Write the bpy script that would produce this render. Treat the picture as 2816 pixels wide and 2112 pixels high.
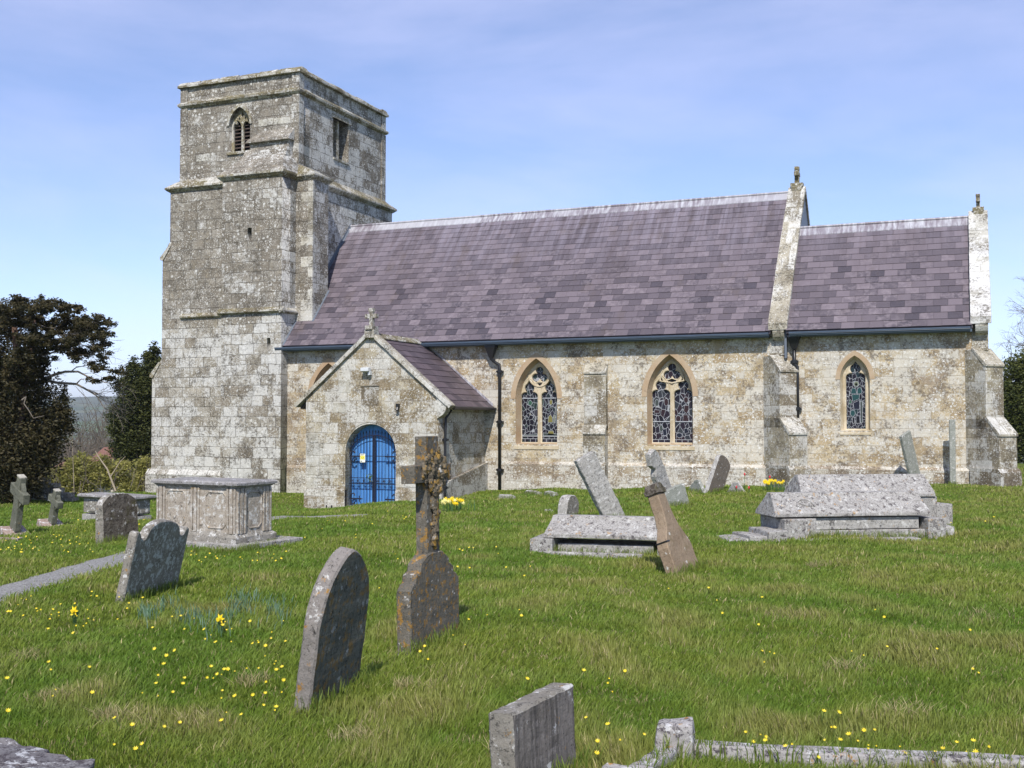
import bpy, bmesh, math, random
import numpy as np
from mathutils import Vector, Matrix, noise as mnoise
R = math.radians
rng = random.Random(7); nrg = np.random.default_rng(11)
for o in list(bpy.data.objects): bpy.data.objects.remove(o)
S = bpy.context.scene
COL = S.collection

# ------------------------------------------------------------------ camera
YAW, PITCH, FPX = 22.506, 1.919, 3033.0
CAMZ = 1.65
cam = bpy.data.cameras.new('camera'); camo = bpy.data.objects.new('camera', cam); COL.objects.link(camo)
camo.location = (0, 0, CAMZ); camo.rotation_euler = (R(90 + PITCH), 0, R(YAW))
cam.sensor_width = 36; cam.lens = FPX * 36 / 2816; cam.clip_start = .1; cam.clip_end = 12000
S.camera = camo
S.render.resolution_x, S.render.resolution_y = 1024, 768
# ------------------------------------------------------------------ light
SUN_EL, SUN_AZ = 47.0, 17.0          # azimuth: degrees east of the church's south
W = bpy.data.worlds.new('World'); S.world = W; W.use_nodes = True
wt = W.node_tree; wn = wt.nodes; wl = wt.links
bg = wn['Background']
sky = wn.new('ShaderNodeTexSky'); sky.sky_type = 'NISHITA'; sky.sun_disc = False
sky.sun_elevation = R(SUN_EL); sky.sun_rotation = R(180 - SUN_AZ)
sky.air_density = .85; sky.dust_density = .25; sky.ozone_density = 3.0; sky.altitude = 1100
tc = wn.new('ShaderNodeTexCoord'); mp = wn.new('ShaderNodeMapping'); mp.inputs['Scale'].default_value = (1.6, 2.2, 7.0)
mp.inputs['Rotation'].default_value = (R(12), R(18), R(35))
wl.new(tc.outputs['Generated'], mp.inputs['Vector'])
nz = wn.new('ShaderNodeTexNoise'); nz.inputs['Scale'].default_value = 1.1; nz.inputs['Detail'].default_value = 7; nz.inputs['Roughness'].default_value = .56; nz.inputs['Distortion'].default_value = .35
wl.new(mp.outputs[0], nz.inputs['Vector'])
cr = wn.new('ShaderNodeMapRange'); cr.inputs['From Min'].default_value = .42; cr.inputs['From Max'].default_value = .78
cr.inputs['To Min'].default_value = .04; cr.inputs['To Max'].default_value = .48
wl.new(nz.outputs['Fac'], cr.inputs['Value'])
mx = wn.new('ShaderNodeMix'); mx.data_type = 'RGBA'; mx.inputs['B'].default_value = (4.6, 5.1, 6.7, 1)
wl.new(cr.outputs[0], mx.inputs['Factor']); wl.new(sky.outputs[0], mx.inputs['A'])
wb = wn.new('ShaderNodeMix'); wb.data_type = 'RGBA'; wb.blend_type = 'MULTIPLY'; wb.inputs['Factor'].default_value = 1; wb.inputs['B'].default_value = (1.07, .965, 1.0, 1)
wl.new(mx.outputs['Result'], wb.inputs['A']); wl.new(wb.outputs['Result'], bg.inputs['Color']); bg.inputs['Strength'].default_value = .15
sl = bpy.data.lights.new('sun', 'SUN'); sl.energy = 3.9; sl.angle = R(.5); sl.color = (1, .955, .90)
slo = bpy.data.objects.new('sun', sl); COL.objects.link(slo)
az, el = R(SUN_AZ), R(SUN_EL)
sdir = Vector((math.sin(az) * math.cos(el), -math.cos(az) * math.cos(el), math.sin(el)))
slo.rotation_euler = sdir.to_track_quat('Z', 'Y').to_euler(); slo.location = (0, 0, 60)
S.view_settings.view_transform = 'Standard'; S.view_settings.look = 'None'
S.view_settings.exposure = 0.46; S.view_settings.gamma = 1.0
try: S.cycles.max_bounces = 6; S.cycles.transparent_max_bounces = 6
except Exception: pass

# ------------------------------------------------------------------ ground shape and pixel helpers
def g(x, y):
    """ground height"""
    t = y / 32.0
    xx = max(-30.0, min(x, 0.0))
    z = -t * (.06 + .033 * abs(xx)) if t > 0 else 0
    z -= .58 * math.exp(-((x + 17.1) / 2.9) ** 2 - ((y - 28.7) / (6.0 if y < 28.7 else 2.5)) ** 2)
    d = math.hypot(x, y)
    z += .035 * math.sin(x * .9 + 1.3) * math.sin(y * .7 + x * .25) * min(1, d / 8) + .02 * math.sin(x * 2.3 + y * 1.1)*min(1, d/8)
    if y > 60: z = z * max(0, 1 - (y - 60) / 60) - 0
    # beyond the churchyard the land falls to the west and north-west
    w = max(0.0, -x - 27.0)
    z -= min(.02 * w ** 1.35, 14) 
    return z
FW = Vector((-math.sin(R(YAW)), math.cos(R(YAW)), 0)); RT = Vector((math.cos(R(YAW)), math.sin(R(YAW)), 0))
def ray(px, py):
    t = R(PITCH); r = (px - 1408) / FPX; u = (1056 - py) / FPX
    return FW * (math.cos(t) - u * math.sin(t)) + RT * r + Vector((0, 0, math.sin(t) + u * math.cos(t)))
def proj(P):
    t = R(PITCH); h = P.dot(FW); r = P.dot(RT); z = P.z - CAMZ
    d = h * math.cos(t) + z * math.sin(t); u = -h * math.sin(t) + z * math.cos(t)
    return 1408 + FPX * r / d, 1056 - FPX * u / d
def hit(px, py, dz=0.0):
    """where the line of sight through a photograph point meets the ground"""
    d = ray(px, py); s = 1.0
    while s < 400:
        p = d * s
        if CAMZ + p.z <= g(p.x, p.y) + dz: break
        s += .01
    return Vector((d.x * s, d.y * s, g(d.x * s, d.y * s)))
def onz(px, py, z):
    d = ray(px, py); s = (z - CAMZ) / d.z
    return Vector((d.x * s, d.y * s, z))
def atd(px, py, dep):
    d = ray(px, py); return Vector((d.x * dep, d.y * dep, CAMZ + d.z * dep))

# ------------------------------------------------------------------ node helpers
class NT:
    def __init__(s, name, rough=.9, spec=.2):
        s.m = bpy.data.materials.new(name); s.m.use_nodes = True
        s.t = s.m.node_tree; s.n = s.t.nodes; s.l = s.t.links
        s.b = s.n['Principled BSDF']; s.b.inputs['Roughness'].default_value = rough
        s.b.inputs['Specular IOR Level'].default_value = spec
        s.geo = s.n.new('ShaderNodeNewGeometry'); s.P = s.geo.outputs['Position']
        s.bh = []
    def _in(s, sock, v):
        if v is None: return
        if hasattr(v, 'is_linked') or isinstance(v, bpy.types.NodeSocket): s.l.new(v, sock)
        else:
            if isinstance(v, (tuple, list)) and len(v) == 3 and sock.type == 'RGBA': v = (*v, 1)
            sock.default_value = v
    def uv(s): 
        x = s.n.new('ShaderNodeUVMap'); return x.outputs[0]
    def map(s, v, scale=(1, 1, 1), loc=(0, 0, 0), rot=(0, 0, 0)):
        x = s.n.new('ShaderNodeMapping'); s._in(x.inputs['Vector'], v)
        x.inputs['Scale'].default_value = scale; x.inputs['Location'].default_value = loc; x.inputs['Rotation'].default_value = rot
        return x.outputs[0]
    def noise(s, v, scale, det=4, rough=.55, dist=0, col=False):
        x = s.n.new('ShaderNodeTexNoise'); s._in(x.inputs['Vector'], v); x.inputs['Scale'].default_value = scale
        x.inputs['Detail'].default_value = det; x.inputs['Roughness'].default_value = rough; x.inputs['Distortion'].default_value = dist
        return x.outputs['Color' if col else 'Fac']
    def vor(s, v, scale, feat='F1', rand=1.0):
        x = s.n.new('ShaderNodeTexVoronoi'); x.feature = feat; s._in(x.inputs['Vector'], v); x.inputs['Scale'].default_value = scale
        x.inputs['Randomness'].default_value = rand
        return x
    def rng(s, v, a, b, c=0, d=1, smooth=False):
        x = s.n.new('ShaderNodeMapRange'); s._in(x.inputs['Value'], v)
        if smooth: x.interpolation_type = 'SMOOTHSTEP'
        for k, q in (('From Min', a), ('From Max', b), ('To Min', c), ('To Max', d)): s._in(x.inputs[k], q)
        return x.outputs[0]
    def math(s, op, a, b=0.0):
        x = s.n.new('ShaderNodeMath'); x.operation = op; s._in(x.inputs[0], a); s._in(x.inputs[1], b); x.use_clamp = False
        return x.outputs[0]
    def mix(s, f, a, b, bt='MIX'):
        x = s.n.new('ShaderNodeMix'); x.data_type = 'RGBA'; x.blend_type = bt
        s._in(x.inputs['Factor'], f); s._in(x.inputs['A'], a); s._in(x.inputs['B'], b)
        return x.outputs['Result']
    def vadd(s, a, b):
        x = s.n.new('ShaderNodeVectorMath'); x.operation = 'ADD'; s._in(x.inputs[0], a); s._in(x.inputs[1], b); return x.outputs[0]
    def vscale(s, a, k):
        x = s.n.new('ShaderNodeVectorMath'); x.operation = 'SCALE'; s._in(x.inputs[0], a); x.inputs['Scale'].default_value = k; return x.outputs[0]
    def sep(s, v):
        x = s.n.new('ShaderNodeSeparateXYZ'); s._in(x.inputs[0], v); return x.outputs
    def ramp(s, f, stops):
        x = s.n.new('ShaderNodeValToRGB'); s._in(x.inputs[0], f); e = x.color_ramp.elements
        while len(e) < len(stops): e.new(.5)
        for q, (p, c) in zip(e, stops): q.position = p; q.color = (*c, 1)
        return x.outputs[0]
    def attr(s, name):
        x = s.n.new('ShaderNodeAttribute'); x.attribute_name = name; return x
    def col(s, c): s._in(s.b.inputs['Base Color'], c)
    def bump(s, h, dist=.01, strength=1.0):
        x = s.n.new('ShaderNodeBump'); x.inputs['Distance'].default_value = dist; x.inputs['Strength'].default_value = strength
        s._in(x.inputs['Height'], h)
        if s.bh: s.l.new(s.bh[-1], x.inputs['Normal'])
        s.bh.append(x.outputs[0]); s.l.new(x.outputs[0], s.b.inputs['Normal'])

def plain(name, c, rough=.6, metal=0.0, spec=.4, var=.0):
    n = NT(name, rough, spec)
    if var:
        f = n.noise(n.P, 9, 5); n.col(n.mix(f, tuple(k * (1 - var) for k in c), tuple(min(1, k * (1 + var)) for k in c)))
    else: n.col(c)
    n.b.inputs['Metallic'].default_value = metal
    return n.m

def masonry(name, tones, mortar, bw=.55, bh=.30, lich=.5, zl=None, east=0.0, joint=.85, bigdots=0.0, white=(.62, .61, .565), dark=.35, darkcol=(.10, .085, .06),
            dots=.5, wash=0.0, zdark=None, plinth=None, mort=.012, warm=.0, contrast=.7, yel=.3):
    n = NT(name, .95, .1)
    uv = n.uv(); P = n.P
    warp = n.vscale(n.vadd(n.noise(P, 1.9, 5, .6, col=True), (-.5, -.5, -.5)), .10)
    v = n.vadd(uv, warp)
    br = n.n.new('ShaderNodeTexBrick'); n._in(br.inputs['Vector'], v); br.offset = .5; br.offset_frequency = 2; br.squash = .72; br.squash_frequency = 3
    br.inputs['Color1'].default_value = (0, 0, 0, 1); br.inputs['Color2'].default_value = (1, 1, 1, 1); br.inputs['Mortar'].default_value = (.5, .5, .5, 1)
    br.inputs['Scale'].default_value = 1; br.inputs['Mortar Size'].default_value = mort; br.inputs['Mortar Smooth'].default_value = .35
    br.inputs['Brick Width'].default_value = bw; br.inputs['Row Height'].default_value = bh; br.inputs['Bias'].default_value = 0
    k = len(tones); fr = n.mix(.25, br.outputs['Color'], n.noise(P, .9, 5, .6))
    base = n.ramp(fr, [(.12 + .76 * i / (k - 1), t) for i, t in enumerate(tones)])
    base = n.mix(n.rng(n.noise(P, 3.1, 6, .65), .3, .7, 0, 1), n.mix(1, base, (.72, .70, .66), 'MULTIPLY'), n.mix(1, base, (1.18, 1.17, 1.14), 'MULTIPLY'))
    # big weather stains
    st = n.rng(n.noise(P, .75, 6, .62, .4), .56 - .24 * dark, .72 - .16 * dark, 0, .9, True)
    if zdark:
        st2 = n.rng(n.sep(P)[2], zdark[0], zdark[1], 0, zdark[2])
        st = n.math('MINIMUM', n.math('ADD', n.math('MULTIPLY', st, .7), st2), .92)
    grain = n.rng(n.noise(P, 11, 6, .7), .3, .7, .55, 1.25)
    stc = n.mix(n.rng(n.noise(P, 2.3, 4), .35, .65), darkcol, tuple(c * 1.9 for c in darkcol))
    c = n.mix(n.math('MINIMUM', n.math('MULTIPLY', st, grain), .95), base, stc)
    # cream / white lichen blotches, per-block bias
    lb = n.math('ADD', n.math('ADD', n.math('MULTIPLY', n.noise(P, 5.2, 9, .82), .55), n.math('MULTIPLY', n.noise(P, 19, 8, .85), .45)), n.math('MULTIPLY', n.math('SUBTRACT', br.outputs['Color'], .5), .11))
    lb = n.math('ADD', lb, n.math('MULTIPLY', n.math('SUBTRACT', n.noise(P, 1.0, 3), .5), .42))
    if wash: lb = n.math('ADD', lb, wash)
    if east: lb = n.math('ADD', lb, n.math('MULTIPLY', n.rng(n.sep(n.geo.outputs['True Normal'])[0], .4, .7), east))
    if zl: lb = n.math('ADD', lb, n.rng(n.sep(P)[2], zl[0], zl[1], 0, zl[2]))
    if plinth is not None:
        low = n.rng(n.sep(P)[2], plinth - .95, plinth - .45, .17, 0)
        lb = n.math('ADD', lb, low)
        pd = n.math('MULTIPLY', n.rng(n.sep(P)[2], plinth - .03, plinth - .01, 1, 0), n.rng(n.noise(P, 1.1, 6, .6), .30, .52))
        c = n.mix(n.math('MULTIPLY', pd, .8), c, n.mix(n.noise(P, 8, 4), darkcol, tuple(q * 1.7 for q in darkcol)))
    lf = n.rng(lb, .572 - .12 * lich, .594 - .12 * lich, 0, contrast)
    c = n.mix(lf, c, n.mix(n.noise(P, 2.0, 3), white, tuple(q * .82 for q in white)))
    # ochre-yellow touches
    c = n.mix(n.math('MULTIPLY', n.rng(n.noise(P, 2.7, 6, .7), .57, .68), yel), c, (.36, .27, .12))
    # round lichen dots
    v1 = n.vor(n.vadd(P, n.vscale(n.noise(P, 22, 3, col=True), .06)), 12)
    sel = n.math('GREATER_THAN', n.sep(v1.outputs['Color'])[0], 1 - dots)
    rad = n.rng(n.sep(v1.outputs['Color'])[1], 0, 1, .08, .36)
    dt = n.math('MULTIPLY', n.math('LESS_THAN', v1.outputs['Distance'], rad), sel)
    v2 = n.vor(n.vadd(P, n.vscale(n.noise(P, 40, 2, col=True), .02)), 24); sel2 = n.math('GREATER_THAN', n.sep(v2.outputs['Color'])[0], 1 - dots * .9)
    dt2 = n.math('MULTIPLY', n.math('LESS_THAN', v2.outputs['Distance'], .33), sel2)
    dd = n.math('MULTIPLY', n.math('MAXIMUM', dt, n.math('MULTIPLY', dt2, .8)), n.rng(n.noise(P, 1.4, 4), .35, .55, .25, .95))
    c = n.mix(dd, c, (.66, .65, .60))
    if bigdots:
        v3 = n.vor(n.vadd(P, n.vscale(n.noise(P, 16, 4, .7, col=True), .10)), 6.5); sl3 = n.sep(v3.outputs['Color'])
        d3 = n.math('MULTIPLY', n.math('LESS_THAN', v3.outputs['Distance'], n.rng(sl3[1], 0, 1, .14, .38)), n.math('GREATER_THAN', sl3[0], 1 - bigdots))
        c = n.mix(n.math('MULTIPLY', d3, n.rng(n.noise(P, 30, 4, .7), .38, .5, .1, .95)), c, (.62, .61, .56))
    # dark pits
    pit = n.rng(n.math('ADD', n.math('MULTIPLY', n.noise(P, 15, 8, .82), .7), n.math('MULTIPLY', n.noise(n.map(P, loc=(4, 4, 4)), 2.1, 4), .3)), .515, .565, 0, .8)
    c = n.mix(pit, c, tuple(q * .8 for q in darkcol))
    mf = n.math('MULTIPLY', br.outputs['Fac'], n.rng(n.noise(P, 2.2, 5, .7), .38, .62, joint * .15, joint))
    c = n.mix(mf, c, mortar)
    n.col(c)
    n.bump(br.outputs['Fac'], -.012, .8)
    n.bump(n.noise(P, 13, 8, .7), .022, .8)
    return n.m

def tombstone(name, c1, c2, white=.4, black=.4, orange=.2, wc=(.62, .61, .57), oc=(.42, .22, .04), bc=(.035, .033, .03), streak=0.0, moss=0.0, scale=1.0, ink=0.0):
    n = NT(name, .93, .12)
    tcn = n.n.new('ShaderNodeTexCoord'); P = tcn.outputs['Object']
    if scale != 1: P = n.map(P, (scale,) * 3)
    base = n.mix(n.rng(n.noise(P, 3.5, 7, .65), .3, .7), c1, c2)
    base = n.mix(n.rng(n.noise(P, 30, 5, .7), .3, .7, .0, .5), base, n.mix(1, base, (.55, .53, .5), 'MULTIPLY'))
    if streak:
        sv = n.map(P, (14, 14, .9)); base = n.mix(n.rng(n.noise(sv, 2.0, 5, .6), .42, .62, 0, streak), base, bc)
    if moss: base = n.mix(n.rng(n.noise(P, 2.2, 5, .6), .52, .6, 0, moss), base, (.07, .065, .015))
    base = n.mix(n.rng(n.noise(n.map(P, loc=(3, 8, 1)), 13, 8, .8), .64 - .16 * black, .67 - .13 * black, 0, .9), base, bc)
    base = n.mix(n.rng(n.noise(n.map(P, loc=(5, 1, 1)), 48, 4, .7), .62 - .1 * black, .66 - .1 * black, 0, .65), base, bc)
    wv = n.vor(n.vadd(P, n.vscale(n.noise(P, 26, 4, .7, col=True), .07)), 17)
    wsel = n.math('GREATER_THAN', n.sep(wv.outputs['Color'])[0], 1 - white * .6)
    wr = n.rng(n.sep(wv.outputs['Color'])[2], 0, 1, .10, .42)
    wf = n.math('MULTIPLY', n.math('LESS_THAN', wv.outputs['Distance'], wr), wsel)
    wn_ = n.rng(n.noise(n.map(P, loc=(7, 2, 4)), 9, 9, .78), .63 - .17 * white, .67 - .16 * white, 0, .95)
    base = n.mix(n.math('MAXIMUM', n.math('MULTIPLY', wf, .85), wn_), base, n.mix(n.noise(P, 17, 3), wc, tuple(q * .75 for q in wc)))
    base = n.mix(n.rng(n.noise(n.map(P, loc=(1, 5, 9)), 10, 7, .75), .66 - .17 * orange, .70 - .16 * orange, 0, .9), base, n.mix(n.noise(P, 25, 2), oc, tuple(q * .6 for q in oc)))
    if ink:   # worn, unreadable rows of cut letters
        o = n.sep(P); row = n.math('GREATER_THAN', n.math('SINE', n.math('MULTIPLY', o[2], 78)), .25)
        let = n.rng(n.noise(n.map(P, (55, 55, 14)), 1.0, 2), .5, .58)
        k = n.math('MULTIPLY', n.math('MULTIPLY', row, let), n.rng(n.noise(P, 3, 2), .4, .55))
        base = n.mix(n.math('MULTIPLY', k, ink), base, tuple(q * 1.9 for q in c2)); n.bump(k, -.004, .6)
    n.col(base)
    n.bump(n.noise(P, 24, 8, .75), .016, .8)
    n.bump(n.noise(P, 5, 4), .03, .6)
    return n.m

# ------------------------------------------------------------------ mesh helpers
def finish_uv(me):
    uvl = me.uv_layers.new(name='UVMap') if not me.uv_layers else me.uv_layers[0]
    nl = len(me.loops); 
    if nl == 0: return
    vi = np.zeros(nl, np.int32); me.loops.foreach_get('vertex_index', vi)
    co = np.zeros(len(me.vertices) * 3); me.vertices.foreach_get('co', co); co = co.reshape(-1, 3)
    nf = len(me.polygons); nm = np.zeros(nf * 3); me.polygons.foreach_get('normal', nm); nm = nm.reshape(-1, 3)
    lt = np.zeros(nf, np.int32); me.polygons.foreach_get('loop_total', lt)
    ln = np.repeat(nm, lt, axis=0); p = co[vi]
    t = np.stack([-ln[:, 1], ln[:, 0], np.zeros(nl)], 1); L = np.linalg.norm(t, axis=1)
    flat = L < .25; t[flat] = (1, 0, 0); L[flat] = 1; t /= L[:, None]
    b = np.cross(ln, t); u = (p * t).sum(1); v = (p * b).sum(1)
    u[~flat & (np.abs(ln[:, 1]) < .6)] += 3.37
    uvl.data.foreach_set('uv', np.stack([u, v], 1).ravel().astype(np.float32))

def props(o, label=None, cat=None, group=None, kind=None):
    if label: o['label'] = label
    if cat: o['category'] = cat
    if group: o['group'] = group
    if kind: o['kind'] = kind
    return o
def empty(name, loc=(0, 0, 0), **k):
    o = bpy.data.objects.new(name, None); COL.objects.link(o); o.location = loc; o.empty_display_size = .2
    return props(o, **k)

class MB:
    def __init__(s): s.v = []; s.f = []; s.mi = []; s.cm = 0
    def vert(s, p): s.v.append(tuple(p)); return len(s.v) - 1
    def face(s, idx): s.f.append(tuple(idx)); s.mi.append(s.cm)
    def quad(s, a, b, c, d): 
        i = [s.vert(p) for p in (a, b, c, d)]; s.face(i)
    def box(s, x0, x1, y0, y1, z0, z1):
        c = [(x0, y0, z0), (x1, y0, z0), (x1, y1, z0), (x0, y1, z0), (x0, y0, z1), (x1, y0, z1), (x1, y1, z1), (x0, y1, z1)]
        s.hexa(c)
    def hexa(s, c):
        i = [s.vert(p) for p in c]
        for f in ((3, 2, 1, 0), (4, 5, 6, 7), (0, 1, 5, 4), (1, 2, 6, 5), (2, 3, 7, 6), (3, 0, 4, 7)): s.face([i[k] for k in f])
    def obox(s, C, u, n, w, d, z0, z1):
        """box centred at C: width w along u, depth d along n"""
        u = Vector(u); n = Vector(n); C = Vector(C)
        q = [C - u * w / 2 - n * d / 2, C + u * w / 2 - n * d / 2, C + u * w / 2 + n * d / 2, C - u * w / 2 + n * d / 2]
        s.hexa([(p.x, p.y, z0) for p in q] + [(p.x, p.y, z1) for p in q])
    def prism(s, pts, off):
        """closed polygon pts (3D, counter-clockwise seen from -off) extruded by off"""
        off = Vector(off); a = [s.vert(p) for p in pts]; b = [s.vert(Vector(p) + off) for p in pts]; k = len(pts)
        s.face(a); s.face(b[::-1])
        for i in range(k): s.face((a[i], b[i], b[(i + 1) % k], a[(i + 1) % k])[::1])
    def tube(s, pts, r, seg=8, cap=True):
        pts = [Vector(p) for p in pts]; rr = r if isinstance(r, (list, tuple)) else [r] * len(pts); rings = []
        for i, p in enumerate(pts):
            d = (pts[min(i + 1, len(pts) - 1)] - pts[max(i - 1, 0)]).normalized()
            a = d.orthogonal().normalized() if i == 0 else (pa - d * pa.dot(d)).normalized()
            pa = a; b = d.cross(a)
            rings.append([s.vert(p + (a * math.cos(2 * math.pi * k / seg) + b * math.sin(2 * math.pi * k / seg)) * rr[i]) for k in range(seg)])
        for i in range(len(rings) - 1):
            for k in range(seg): s.face((rings[i][k], rings[i][(k + 1) % seg], rings[i + 1][(k + 1) % seg], rings[i + 1][k]))
        if cap: s.face(rings[0][::-1]); s.face(rings[-1])
    def blob(s, C, r, sx=1, sy=1, sz=1, seg=6, jit=.25, seed=0):
        C = Vector(C); rr = random.Random(seed or rng.random()); n0 = []
        top = s.vert(C + Vector((0, 0, r * sz))); bot = s.vert(C - Vector((0, 0, r * sz)))
        rings = []
        for i in range(1, 4):
            th = math.pi * i / 4; ring = []
            for k in range(seg):
                ph = 2 * math.pi * (k + .5 * (i % 2)) / seg; q = r * (1 + jit * (rr.random() - .5))
                ring.append(s.vert(C + Vector((q * sx * math.sin(th) * math.cos(ph), q * sy * math.sin(th) * math.sin(ph), q * sz * math.cos(th)))))
            rings.append(ring)
        for k in range(seg):
            s.face((top, rings[0][k], rings[0][(k + 1) % seg])); s.face((bot, rings[2][(k + 1) % seg], rings[2][k]))
            for i in range(2): s.face((rings[i][k], rings[i + 1][k], rings[i + 1][(k + 1) % seg], rings[i][(k + 1) % seg]))
    def build(s, name, mats, parent=None, bevel=0, smooth=False, fixn=True, rough=0, cuts=0, **k):
        me = bpy.data.meshes.new(name); me.from_pydata(s.v, [], s.f)
        if not isinstance(mats, (list, tuple)): mats = [mats]
        for m in mats: me.materials.append(m)
        if len(mats) > 1: me.polygons.foreach_set('material_index', s.mi)
        if fixn or bevel or rough:
            bm = bmesh.new(); bm.from_mesh(me)
            if fixn: bmesh.ops.recalc_face_normals(bm, faces=bm.faces)
            if bevel:
                bmesh.ops.bevel(bm, geom=[e for e in bm.edges if e.is_manifold and e.calc_face_angle(0) > .5], offset=bevel, segments=2, affect='EDGES', profile=.6)
            if cuts: bmesh.ops.subdivide_edges(bm, edges=[e for e in bm.edges if e.calc_length() > .12], cuts=cuts, use_grid_fill=True)
            if rough:
                for v in bm.verts:
                    nv = mnoise.noise_vector(v.co * 4.0 + Vector((len(s.v), 3, 1))) + .5 * mnoise.noise_vector(v.co * 13.0)
                    v.co += nv * rough
            bm.to_mesh(me); bm.free()
        if smooth: me.polygons.foreach_set('use_smooth', [True] * len(me.polygons))
        me.update(); finish_uv(me)
        o = bpy.data.objects.new(name, me); COL.objects.link(o)
        if parent: o.parent = parent; o.matrix_parent_inverse = Matrix.Translation(-parent.location) if parent.type == 'EMPTY' else Matrix()
        return props(o, **k)

def arch_pts(cx, zs, w, h, n=10, rev=False):
    """pointed arch from the left spring over the apex to the right spring"""
    Rr = (w * w + h * h) / (2 * w); out = []
    a1 = math.asin(min(1, h / Rr))
    for i in range(n + 1):
        a = a1 * i / n; out.append((cx + (Rr - w) - Rr * math.cos(a), zs + Rr * math.sin(a)))
    for i in range(n - 1, -1, -1):
        a = a1 * i / n; out.append((cx - (Rr - w) + Rr * math.cos(a), zs + Rr * math.sin(a)))
    return out
def round_pts(cx, zs, w, n=16, h=None):
    h = h or w
    return [(cx - w * math.cos(math.pi * i / n), zs + h * math.sin(math.pi * i / n)) for i in range(n + 1)]
def circle_pts(cx, cz, r, n=20): return [(cx + r * math.cos(2 * math.pi * i / n), cz + r * math.sin(2 * math.pi * i / n)) for i in range(n)]

def plate(name, outer, holes, y0, y1, mat, parent=None, bevel=0, **k):
    """flat shape in the XZ plane with holes, from y0 (front) to y1 (back)"""
    cu = bpy.data.curves.new(name, 'CURVE'); cu.dimensions = '2D'; cu.fill_mode = 'BOTH'; cu.extrude = abs(y1 - y0) / 2 - bevel
    cu.bevel_depth = bevel; cu.bevel_resolution = 1; cu.offset = -bevel
    for poly in [outer] + holes:
        sp = cu.splines.new('POLY'); sp.points.add(len(poly) - 1); sp.use_cyclic_u = True
        for q, (x, z) in zip(sp.points, poly): q.co = (x, z, 0, 1)
    tmp = bpy.data.objects.new('tmp', cu); COL.objects.link(tmp)
    dg = bpy.context.evaluated_depsgraph_get(); me = bpy.data.meshes.new_from_object(tmp.evaluated_get(dg)); me.name = name
    bpy.data.objects.remove(tmp); bpy.data.curves.remove(cu)
    me.transform(Matrix.Translation((0, (y0 + y1) / 2, 0)) @ Matrix.Rotation(R(90), 4, 'X'))
    me.materials.clear(); me.materials.append(mat)
    me.update(); finish_uv(me)
    o = bpy.data.objects.new(name, me); COL.objects.link(o)
    if parent: o.parent = parent; o.matrix_parent_inverse = Matrix.Translation(-parent.location) if parent.type == 'EMPTY' else Matrix()
    return props(o, **k)
#@@PART2
# ------------------------------------------------------------------ materials
TB = [(.20, .155, .10), (.30, .245, .165), (.42, .37, .27), (.36, .30, .20), (.50, .46, .37)]
M = {}
M['tower'] = masonry('tower_stone', [(.245, .215, .17), (.30, .275, .225), (.38, .355, .305), (.33, .305, .255), (.44, .42, .37)], (.085, .075, .06), bw=.62, bh=.36, lich=.74, zl=(4.8, 5.6, -.085), east=.085, joint=1.0, bigdots=.42, dark=.42,
                     darkcol=(.12, .105, .083), zdark=(4.9, 5.8, .66), dots=.78, contrast=.82, plinth=-.12, mort=.013, wash=.0, yel=.2)
M['wall'] = masonry('nave_stone', [(.35, .27, .165), (.41, .33, .21), (.50, .415, .275), (.45, .36, .23), (.55, .475, .34)], (.40, .33, .23), bw=.48, bh=.24, lich=.72, white=(.63, .605, .53), dark=.38, dots=.85, darkcol=(.155, .125, .095),
                    plinth=.40, mort=.006, contrast=.72, yel=.55)
M['porch'] = masonry('porch_stone', [(.22, .175, .11), (.33, .28, .19), (.45, .41, .32), (.37, .31, .2), (.53, .50, .42)], (.2, .165, .12), bw=.6, bh=.32, lich=.74, dark=.44, dots=.7, darkcol=(.15, .12, .08), mort=.009, yel=.35)
M['pale'] = masonry('pale_block', [(.40, .38, .32), (.50, .48, .42), (.45, .43, .36)], (.3, .27, .2), bw=3, bh=3, lich=.55, dark=.25, dots=.4, yel=.12, contrast=.6)
M['butt'] = masonry('buttress_stone', [(.28, .25, .18), (.37, .33, .245), (.45, .41, .32)], (.22, .19, .13), bw=.55, bh=.30, lich=.58, dark=.5, dots=.5, plinth=.40, mort=.007, darkcol=(.11, .09, .065))
M['cap'] = masonry('weathering_stone', [(.26, .23, .17), (.34, .31, .24), (.42, .39, .32)], (.18, .16, .12), bw=1.1, bh=9, lich=.3, dark=.6, dots=.6, yel=.15, white=(.50, .49, .44))
M['coping'] = masonry('coping_stone', [(.36, .33, .26), (.46, .43, .36), (.54, .52, .46)], (.2, .18, .14), bw=1.1, bh=9, lich=.62, dark=.42, dots=.45, yel=.1, white=(.64, .63, .58))
M['coping_pale'] = masonry('coping_stone_pale', [(.46, .45, .40), (.54, .53, .49), (.60, .59, .55)], (.35, .33, .28), bw=.9, bh=9, lich=.7, dark=.2, dots=.3, yel=.08, white=(.70, .69, .66))
M['string'] = masonry('string_stone', [(.16, .14, .08), (.24, .21, .13), (.3, .27, .19)], (.12, .1, .07), bw=1.2, bh=9, lich=.6, dark=.35, dots=.4, yel=.3)
M['plinth'] = masonry('plinth_stone', [(.16, .13, .09), (.24, .2, .14)], (.15, .12, .09), bw=.8, bh=.45, lich=.55, dark=.5, dots=.35)

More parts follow.
